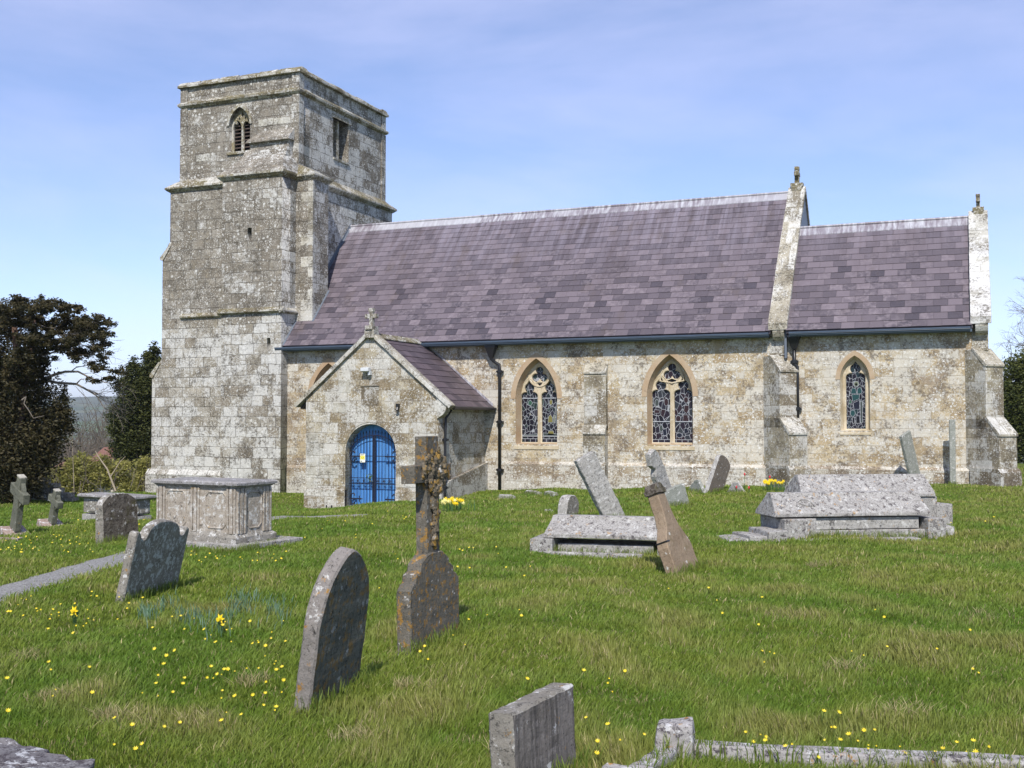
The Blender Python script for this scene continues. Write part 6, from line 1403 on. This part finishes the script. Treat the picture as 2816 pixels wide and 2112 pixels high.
# cottage roofs beyond
M['tile'] = plain('red_clay_tile', (.20, .105, .08), .9, 0, .1, .3); M['cream'] = plain('cream_render', (.45, .4, .33), .9, 0, .1, .1)
for (x0, x1, y0, y1, dep, lab) in ((252, 330, 1232, 1262, 75, 'red tiled cottage roof seen between the yews'), (140, 232, 1268, 1290, 60, 'low red tiled roof seen through the shrubs beside the big yew')):
    A_ = atd(x0, y1, dep); B_ = atd(x1, y1, dep); zt = atd(x0, y0, dep).z; u = (B_ - A_); u.z = 0; L = u.length; u.normalize(); v = Vector((-u.y, u.x, 0)); E_ = empty('cottage', A_, label=lab, cat='house'); gz = terrain(A_.x, A_.y) - 2
    mb = MB(); mb.obox(A_ + u * L / 2 + v * 2.2, u, v, L, 3.6, gz, A_.z); mb.build('wall', M['cream'], E_)
    mb = MB(); mb.prism([A_ - v * .2, A_ + v * 2.2 + Vector((0, 0, zt - A_.z)), A_ + v * 4.6], u * L); mb.build('roof', M['tile'], E_)
# bare woodland in the valley (one mass) and the far woods
def wood(name, n_, x0, x1, ytop, ybase, d0, d1, hgt, mat, label):
    mb = MB(); rr = random.Random(9)
    for i in range(n_):
        d = rr.uniform(d0, d1); x = rr.uniform(x0, x1); p = atd(x, ybase, d); p.z = terrain(p.x, p.y); h = hgt * rr.uniform(.75, 1.15)
        mb.tube([p, p + Vector((0, 0, h * .45))], [.2, .12], 4, cap=False)
        for k in range(7): twigs(mb, p + Vector((0, 0, h * rr.uniform(.25, .5))), Vector((rr.gauss(0, .6), rr.gauss(0, .6), 1.0)), h * .32, 3, .085, .42, -.03, 3, rr)
    return mb.build(name, mat, None, fixn=False, kind='stuff', label=label, cat='woodland')
wood('bare_woodland', 46, 120, 460, 1190, 1290, 120, 260, 13.5, M['twigfar'], 'hazy leafless grey-brown woodland in the valley between the yews')
# right-hand hedge and bare tree
p = atd(2800, 1290, 47); p.z = terrain(p.x, p.y); HG = empty('hedge', p, label='tall clipped green hedge behind the chancel corner at the right edge', cat='hedge')
leaves('foliage', [(2800, 1010, 36, 34), (2850, 1010, 60, 50), (2790, 1080, 28, 60), (2830, 1110, 60, 80), (2800, 1180, 36, 60), (2850, 1210, 60, 70), (2790, 1240, 26, 40), (2900, 1100, 60, 110), (2760, 1230, 30, 40), (2750, 1100, 30, 100)], M['hedge'], HG, 40000, .065, .8, 47, 31, hollow=.2)
mb = MB(); [twigs(mb, atd(rng.uniform(2770, 2870), 1290, 47), Vector((rng.gauss(0, .1), 0, 1)), 1.8, 2, .03, .25, 0, 3) for _ in range(12)]; mb.build('stems', M['twigfar'], HG, fixn=False)
b3 = atd(2930, 1290, 50); b3.z = terrain(b3.x, b3.y); BT = empty('bare_tree', b3, label='leafless tree with fine twigs reaching in from the right edge', cat='tree')
mb = MB(); rr = random.Random(3); limb(mb, [(2930, 1290), (2925, 1100), (2915, 950), (2900, 850)], 50, .22, .06); mb.build('trunk', M['twigfar'], BT)
mb = MB()
for (x, y, dx, dz, L) in ((2905, 960, -1, .25, 1.1), (2905, 900, -1, .6, 1.0), (2900, 860, -1, .3, .9), (2912, 1010, -1, .1, 1.2), (2900, 980, -1, .5, 1.1), (2890, 830, -.6, .8, .8), (2850, 990, -.7, .9, .9), (2830, 1000, -.5, 1, .7), (2800, 1010, -.4, 1, .6)):
    twigs(mb, atd(x, y, 50), RT * dx + Vector((0, 0, dz)), L, 4, .03, .38, 0, 3, rr)
mb.build('branches', M['twigfar'], BT, fixn=False)
#@@PART6
# ------------------------------------------------------------------ flowers
def petal_flower(r=.018, k=8, h=.11):
    mb = MB(); mb.cm = 0
    for i in range(k):
        a = 2 * math.pi * i / k; w = .32
        p = [(0, 0, h), (r * .55 * math.cos(a - w), r * .55 * math.sin(a - w), h + .004), (r * math.cos(a), r * math.sin(a), h + .008), (r * .55 * math.cos(a + w), r * .55 * math.sin(a + w), h + .004)]
        mb.face([mb.vert(q) for q in p])
    mb.cm = 1; mb.tube([(0, 0, 0), (.004, 0, h)], .0018, 4, cap=False)
    return mb
M['petal'] = plain('yellow_petal', (.80, .62, .03), .45, 0, .4); M['stem'] = plain('green_stem', (.08, .16, .03), .7)
pt = petal_flower().build('celandine', [M['petal'], M['stem']], fixn=False); fl = [pt]
spots = [(160,1700),(185,1712),(203,1717),(227,1739),(258,1718),(110,1691),(97,1690),(55,1688),(35,1702),(255,1648),(220,1672),(360,1685),(398,1664),(350,1678),(480,1715),(495,1710),(600,1740),(610,1735),(650,1755),(625,1760),(740,1795),(755,1820),(705,1780),(150,1850),(142,1865),(20,1895),(240,1865),(255,1930),(395,1940),(440,1916),(460,1932),(475,1930),(500,1915),(505,1893),(568,1882),(607,1890),(660,1883),(742,1895),(760,1875),(758,1849),(785,1890),(785,1922),(618,1937),(620,1955),(670,1943),(710,1930),(733,1934),(710,1974),(761,1981),(755,1988),(343,2013),(368,2023),(440,2027),(492,2017),(603,2000),(625,2018),(687,2000),(310,2080),(382,2095),(422,2080),(18,1980),(150,1932),(170,1953),
 (1430,1898),(1600,1872),(1722,1861),(1655,1886),(1676,1900),(1665,1926),(1628,2020),(1686,2034),(1750,2049),(1690,2065),(1637,2070),(1635,2105),(1280,1797),(1430,1710),(1440,1700),(1352,1715),(1180,1833),(1165,1816),(1172,1797),(1277,1727),(1235,1775),(2080,1820),(2098,1825),(2133,1818),(2100,1845),(2340,1823),(2365,1827),(2430,1805),(2568,1811),(2665,1860),(2675,1880),(2255,1990),(2280,1987),(2272,2022),(2285,2038),(2377,2030),(2390,2043),(2045,2050),(2083,2048),(2063,2065),(2045,2073),(2120,2073),(2180,2070),(2290,2075),(2300,2078),(2345,2060),(2340,2082),(2355,2082),(2380,2092),(2385,2100),(2175,2098),(2225,2108),(2470,2100),(2495,2105),(2465,2110),(2545,2108),(2600,2098),(2622,2088),(2630,2096),(2672,2082),(2690,2092),(2697,2075),(2715,2106),
 (2085,1737),(1950,1632),(1985,1700),(1960,1662),(1840,1640),(2655,1752),(2415,1695),(2435,1712),(2100,1665),(2730,1430),(2620,1447),(2710,1440),(1450,1600),(1472,1570),(1395,1571),(1372,1513),(1365,1535),(1262,1525),(1275,1522),(1295,1518),(1310,1520),(1316,1513),(1250,1570),(1290,1578),(1240,1557),(1055,1627),(1100,1545),(1095,1532),(975,1478),(985,1490),(945,1440),(910,1441),(920,1445),(1020,1448),(1068,1412),(1115,1432),(1140,1428),(1120,1425)]
boxes = [(0, 1480, 260, 1530, 46), (200, 1430, 420, 1470, 12), (0, 1640, 330, 1760, 22), (420, 1700, 800, 1900, 30), (520, 1530, 800, 1560, 22), (800, 1420, 1150, 1500, 20), (1220, 1400, 1500, 1560, 40), (1880, 1430, 2140, 1470, 26), (1880, 1500, 2560, 1600, 16), (1500, 1380, 1700, 1430, 12), (2560, 1420, 2800, 1520, 10), (1300, 1560, 2000, 1800, 16), (2020, 2050, 2760, 2110, 16), (430, 1880, 800, 2000, 14), (2000, 1740, 2800, 1960, 10)]
for (x0, y0, x1, y1, k) in boxes:
    for _ in range(k): spots.append((rng.uniform(x0, x1), rng.uniform(y0, y1)))
spots = spots[:299]
ga = 'celandines scattered over the churchyard grass'; lab = 'small yellow star-shaped flower open low in the grass'
REG = [(lambda x, y: y < 1600 and x < 450, 'tiny yellow star-shaped flower in the grass around the ringed crosses and the path', 'celandines near the ringed crosses'),
       (lambda x, y: x < 330, 'small yellow star-shaped flower in the grass left of the blue-green daffodil leaves', 'celandines at the lower left'),
       (lambda x, y: x < 830 and y > 1600, 'small yellow star-shaped flower in the grass left of the dark pointed headstone', 'celandines left of the pointed headstone'),
       (lambda x, y: x < 830, 'tiny yellow star-shaped flower in the grass before the tall chest tomb', 'celandines before the chest tomb'),
       (lambda x, y: x < 1160, 'tiny yellow star-shaped flower in the grass before the porch', 'celandines before the porch'),
       (lambda x, y: y < 1600 and x < 1560, 'tiny yellow star-shaped flower in the grass between the cross headstone and the coped grave', 'celandines right of the cross headstone'),
       (lambda x, y: y < 1620, 'tiny yellow star-shaped flower in the grass around the large coped tomb', 'celandines around the large coped tomb'),
       (lambda x, y: y > 1960 and x > 1600, 'small yellow star-shaped flower crowding the grass along the kerbed grave', 'celandines along the kerbed grave'),
       (lambda x, y: x < 1760, 'small yellow star-shaped flower in the grass behind the flat-topped headstone', 'celandines behind the flat-topped headstone'),
       (lambda x, y: True, 'small yellow star-shaped flower in the open grass above the kerbed grave', 'celandines in the open grass')]
for i, (x, y) in enumerate(spots):
    p = hit(x, y + 6); o = pt if i == 0 else pt.copy()
    if i: COL.objects.link(o)
    s = rng.uniform(.32, .85) * (1 + .016 * p.length) ; hz = rng.uniform(.55, 1.0)
    lab, ga = next((l_, g_) for t_, l_, g_ in REG if t_(x, y))
    o.location = (p.x, p.y, p.z - .01); o.scale = (s, s, (.85 + .25 * hz)); d = (-p).normalized(); o.rotation_euler = (rng.uniform(.3, .8), rng.uniform(-.3, .3), R(YAW) + rng.uniform(-.6, .6)); props(o, label=lab, cat='flower', group=ga)
# daffodil clumps and tulips by the wall
M['daff'] = plain('daffodil_yellow', (.85, .62, .02), .5, 0, .3); M['daffw'] = plain('daffodil_cream', (.85, .78, .30), .5, 0, .3); M['tulip'] = plain('tulip_red', (.62, .04, .05), .5, 0, .3)
def clump(name, px, py, n_, spread, h, mats, label, cat, rr_=.035, leafn=40):
    c = hit(px, py); E_ = empty(name, c, label=label, cat=cat); 
    V = MB(); 
    for i in range(n_):
        a, q = rng.uniform(0, 6.28), spread * math.sqrt(rng.random()); x, y = c.x + q * math.cos(a), c.y + q * math.sin(a); z = c.z + h * rng.uniform(.7, 1.1); V.cm = rng.randrange(len(mats) - 1)
        if cat == 'tulip': V.blob((x, y, z), rr_, .8, .8, 1.25, 6, .1)
        else:
            for k in range(6): t = 2 * math.pi * k / 6; V.face([V.vert(v) for v in ((x, y - .01, z), (x + rr_ * .7 * math.cos(t - .45), y - .015, z + rr_ * .7 * math.sin(t - .45)), (x + rr_ * 1.3 * math.cos(t), y - .01, z + rr_ * 1.3 * math.sin(t)), (x + rr_ * .7 * math.cos(t + .45), y - .015, z + rr_ * .7 * math.sin(t + .45)))])
            V.tube([(x, y - .01, z), (x, y - .045, z - .005)], [rr_ * .35, rr_ * .5], 6)
        V.cm = len(mats) - 1; V.tube([(c.x + (x - c.x) * .6, c.y + (y - c.y) * .6, c.z - .02), (x, y, z)], .004, 4, cap=False)
    o = V.build('blooms', mats, E_, fixn=False)
    pts = [(c.x + rng.gauss(0, spread * .5), c.y + rng.gauss(0, spread * .5), c.z) for _ in range(leafn)]
    l = leafmass('leaves', pts, h * 1.0, .008, (.06, .14, .04), (.12, .2, .07), None, None, False); l.parent = E_; l.matrix_parent_inverse = Matrix.Translation(-E_.location)
clump('daffodils', 1245, 1408, 26, .30, .26, [M['daff'], M['daffw'], M['stem']], 'clump of yellow and cream daffodils in the grass right of the porch', 'daffodils', .038)
clump('daffodils', 2128, 1352, 30, .28, .28, [M['daff'], M['stem']], 'bright yellow daffodils at the wall foot beside the chancel buttress', 'daffodils', .036)
for (x, y, lab) in ((2026, 1356, 'red tulip nearest the dark leaning headstone'), (2048, 1352, 'tallest red tulip standing right of the small pale slab'), (2060, 1358, 'low red tulip between the pale slab and the daffodils'), (2117, 1350, 'tall red tulip rising out of the yellow daffodils')):
    clump('tulip', x, y, 1, .01, .42 if 'tall' in lab else .2, [M['tulip'], M['stem']], lab, 'tulip', .032, 4)
clump('daffodil', 204, 1722, 1, .01, .16, [M['daff'], M['stem']], 'single pale daffodil in the left foreground grass', 'daffodil', .035, 6)
clump('daffodil', 608, 1748, 1, .01, .16, [M['daff'], M['stem']], 'single daffodil among the blue-green leaves left of the dark headstone', 'daffodil', .033, 6)
# posy tied to the gate
mb = MB(); 
for i in range(26): mb.cm = rng.choice((0, 1, 1, 2)); mb.blob((dc - .13 + rng.gauss(0, .06), gy - .05 + rng.gauss(0, .02), -.03 + rng.gauss(0, .07)), rng.uniform(.012, .022), 1, .8, 1, 5, .4)
props(mb.build('posy', [M['pc'], M['stem'], M['pb']], fixn=False), label='small faded posy of flowers tied to the iron gate', cat='posy')

# ------------------------------------------------------------------ haze
hm = bpy.data.materials.new('haze'); hm.use_nodes = True; ht = hm.node_tree
for q in list(ht.nodes): 
    if q.type != 'OUTPUT_MATERIAL': ht.nodes.remove(q)
pv = ht.nodes.new('ShaderNodeVolumePrincipled'); pv.inputs['Color'].default_value = (.80, .88, 1, 1); pv.inputs['Density'].default_value = .00020; pv.inputs['Anisotropy'].default_value = .2
ht.links.new(pv.outputs[0], ht.nodes['Material Output'].inputs['Volume'])
mb = MB(); mb.box(-5400, 5400, -5400, 5400, -60, 150); hz = mb.build('haze', hm, kind='stuff', label='thin pale haze fading the far hills', cat='haze')
